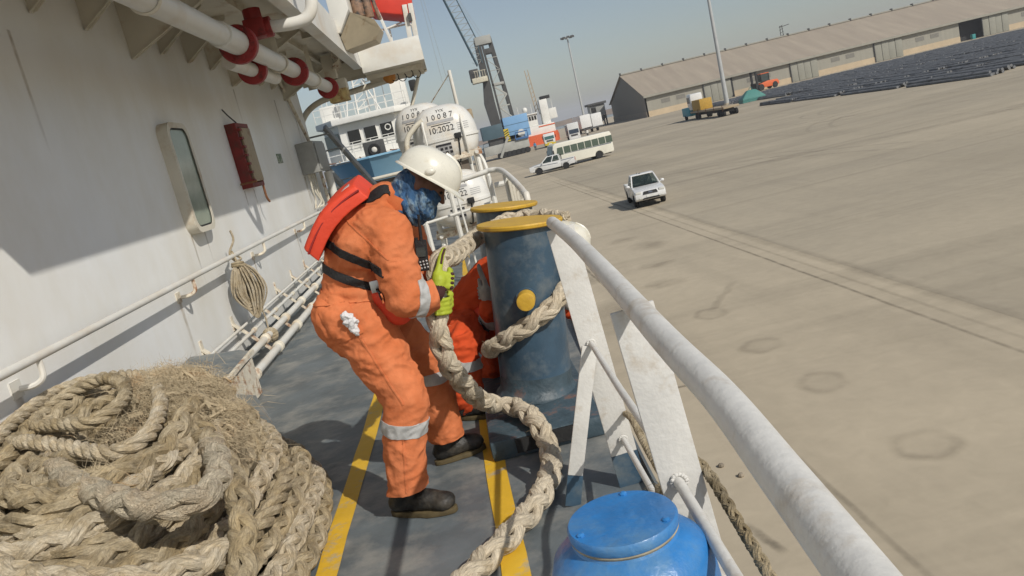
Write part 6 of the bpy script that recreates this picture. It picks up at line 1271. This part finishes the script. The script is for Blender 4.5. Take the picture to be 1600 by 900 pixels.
# people far off by the trucks
def far_person(x, y, shirt, label, face=0):
    T = thing('person', label, 'person', (x, y, QZ)); m = MB(); b = V((x, y, QZ))
    for sx in (-1, 1):
        chain(m, [b + V((.1 * sx, 0, .92)), b + V((.11 * sx, .02, .5)), b + V((.12 * sx, 0, .08))], [.1, .075, .05]); cap(m, b + V((.12 * sx, 0, .05)), b + V((.12 * sx, -.16, .04)), .05, .04)
        chain(m, [b + V((.2 * sx, 0, 1.42)), b + V((.27 * sx, .02, 1.13)), b + V((.27 * sx, -.08, .86))], [.065, .05, .04])
    chain(m, [b + V((0, 0, .95)), b + V((0, 0, 1.2)), b + V((0, 0, 1.42))], [.15, .16, .17]); cap(m, b + V((0, 0, 1.45)), b + V((0, 0, 1.58)), .06, .06); m.ell(b + V((0, -.01, 1.66)), (.085, .1, .12))
    bd = blob(m, 'body', skin, T, .03, 2)
    patch(bd, 'shirt', shirt, T, lambda c, n: .92 < c.z - QZ < 1.5, .012); patch(bd, 'trousers', dgrey, T, lambda c, n: .1 < c.z - QZ < .97, .012); patch(bd, 'hair', black, T, lambda c, n: c.z - QZ > 1.69, .012)
far_person(28.6, 165.5, white, 'person in a white shirt standing right of the tall truck')
far_person(16.9, 160.5, mat('shirt_blue', (.08, .25, .4), .8), 'person in a blue shirt by the crane and small truck')
# tug moored beyond the crane
tgo = mat('tug_orange', (.68, .12, .035), .5, bump=0); U = thing('tug', 'orange and white tug moored beyond the small truck', 'tug', (21.5, 212, -5.6))
m = MB(); dk = [(12.5, 206), (15, 203.4), (20, 202.6), (27.5, 203), (28.5, 206), (28.5, 212), (20, 213.4), (15, 212)]; m.loft([[V((x * .97 + .6, y, -5.8)) for x, y in dk], [V((x, y, -1.9)) for x, y in dk], [V((x - .2, y, -.9)) for x, y in dk]]); m.build('hull', tgo, U)
def UB(nm, mt, a, b, bev=.06): m = MB(); m.box(a, b); return m.build(nm, mt, U, bev=bev)
UB('deckhouse', s2w, (17.5, 204, -1.0), (27.6, 211, 1.3)); UB('wheelhouse', s2w, (19.2, 204.6, 1.35), (23.6, 210, 4.3)); UB('wheelhouse_roof', s2w, (18.9, 204.2, 4.32), (23.9, 210.4, 4.6)); UB('funnel', s2w, (25.0, 205, 1.3), (27.0, 208, 7.4)); UB('funnel_cap', black, (25.6, 205.2, 7.42), (28.0, 207.8, 8.2)); UB('side_stripe', tgo, (23.5, 203.9, .8), (27.7, 203.98, 1.05), 0); UB('bulwark', tgo, (12.9, 203.2, -.9), (18.4, 203.4, .9)); UB('upper_bridge', s2w, (27.0, 205, 2.2), (28.9, 208, 4.8))
for k in range(6): UB('window', s2g, (19.45 + .70 * k, 204.52, 2.9), (19.95 + .70 * k, 204.58, 3.9), 0)
m = MB()
for x in (24.2, 25.0): m.tube([(x, 209, 4), (x - .6, 209, 15.5)], .1, 5)
for k in range(9): m.tube([(24.1 - .05 * k, 209, 5 + 1.1 * k), (24.9 - .05 * k, 209, 5.6 + 1.1 * k)], .07, 5)
m.build('mast', s2t, U); m = MB(); m.ell((21.2, 207, 5.8), (.7, .7, .7)); m.tube([(21.2, 207, 4.6), (21.2, 207, 5.2)], .1, 6); m.build('radome', s2w, U); m = MB()
for x in (19.3, 22.8, 28.2): m.tube([(x, 206, 4.5), (x, 206, 7.0)], .06, 5)
m.build('aerial', s2w, U)

# ------------------------------------------------------------------ dusty air
m = MB(); m.box((-3400, -600, -6.8), (3400, 5400, 52)); hz_ = m.build('haze', white, smooth=False, loc=(0, 0, -6.8)); hz_.data.materials.clear(); tag(hz_, 'thin dusty haze over the harbour', kind='stuff')
hm = bpy.data.materials.new('dusty_air'); hm.use_nodes = True; ht = hm.node_tree; ht.nodes.remove(ht.nodes['Principled BSDF']); pv = ht.nodes.new('ShaderNodeVolumePrincipled')
pv.inputs['Color'].default_value = (.93, .95, 1.0, 1); pv.inputs['Density'].default_value = 0.00034; pv.inputs['Anisotropy'].default_value = 0.0
ht.links.new(pv.outputs['Volume'], ht.nodes['Material Output'].inputs['Volume']); hz_.data.materials.append(hm)
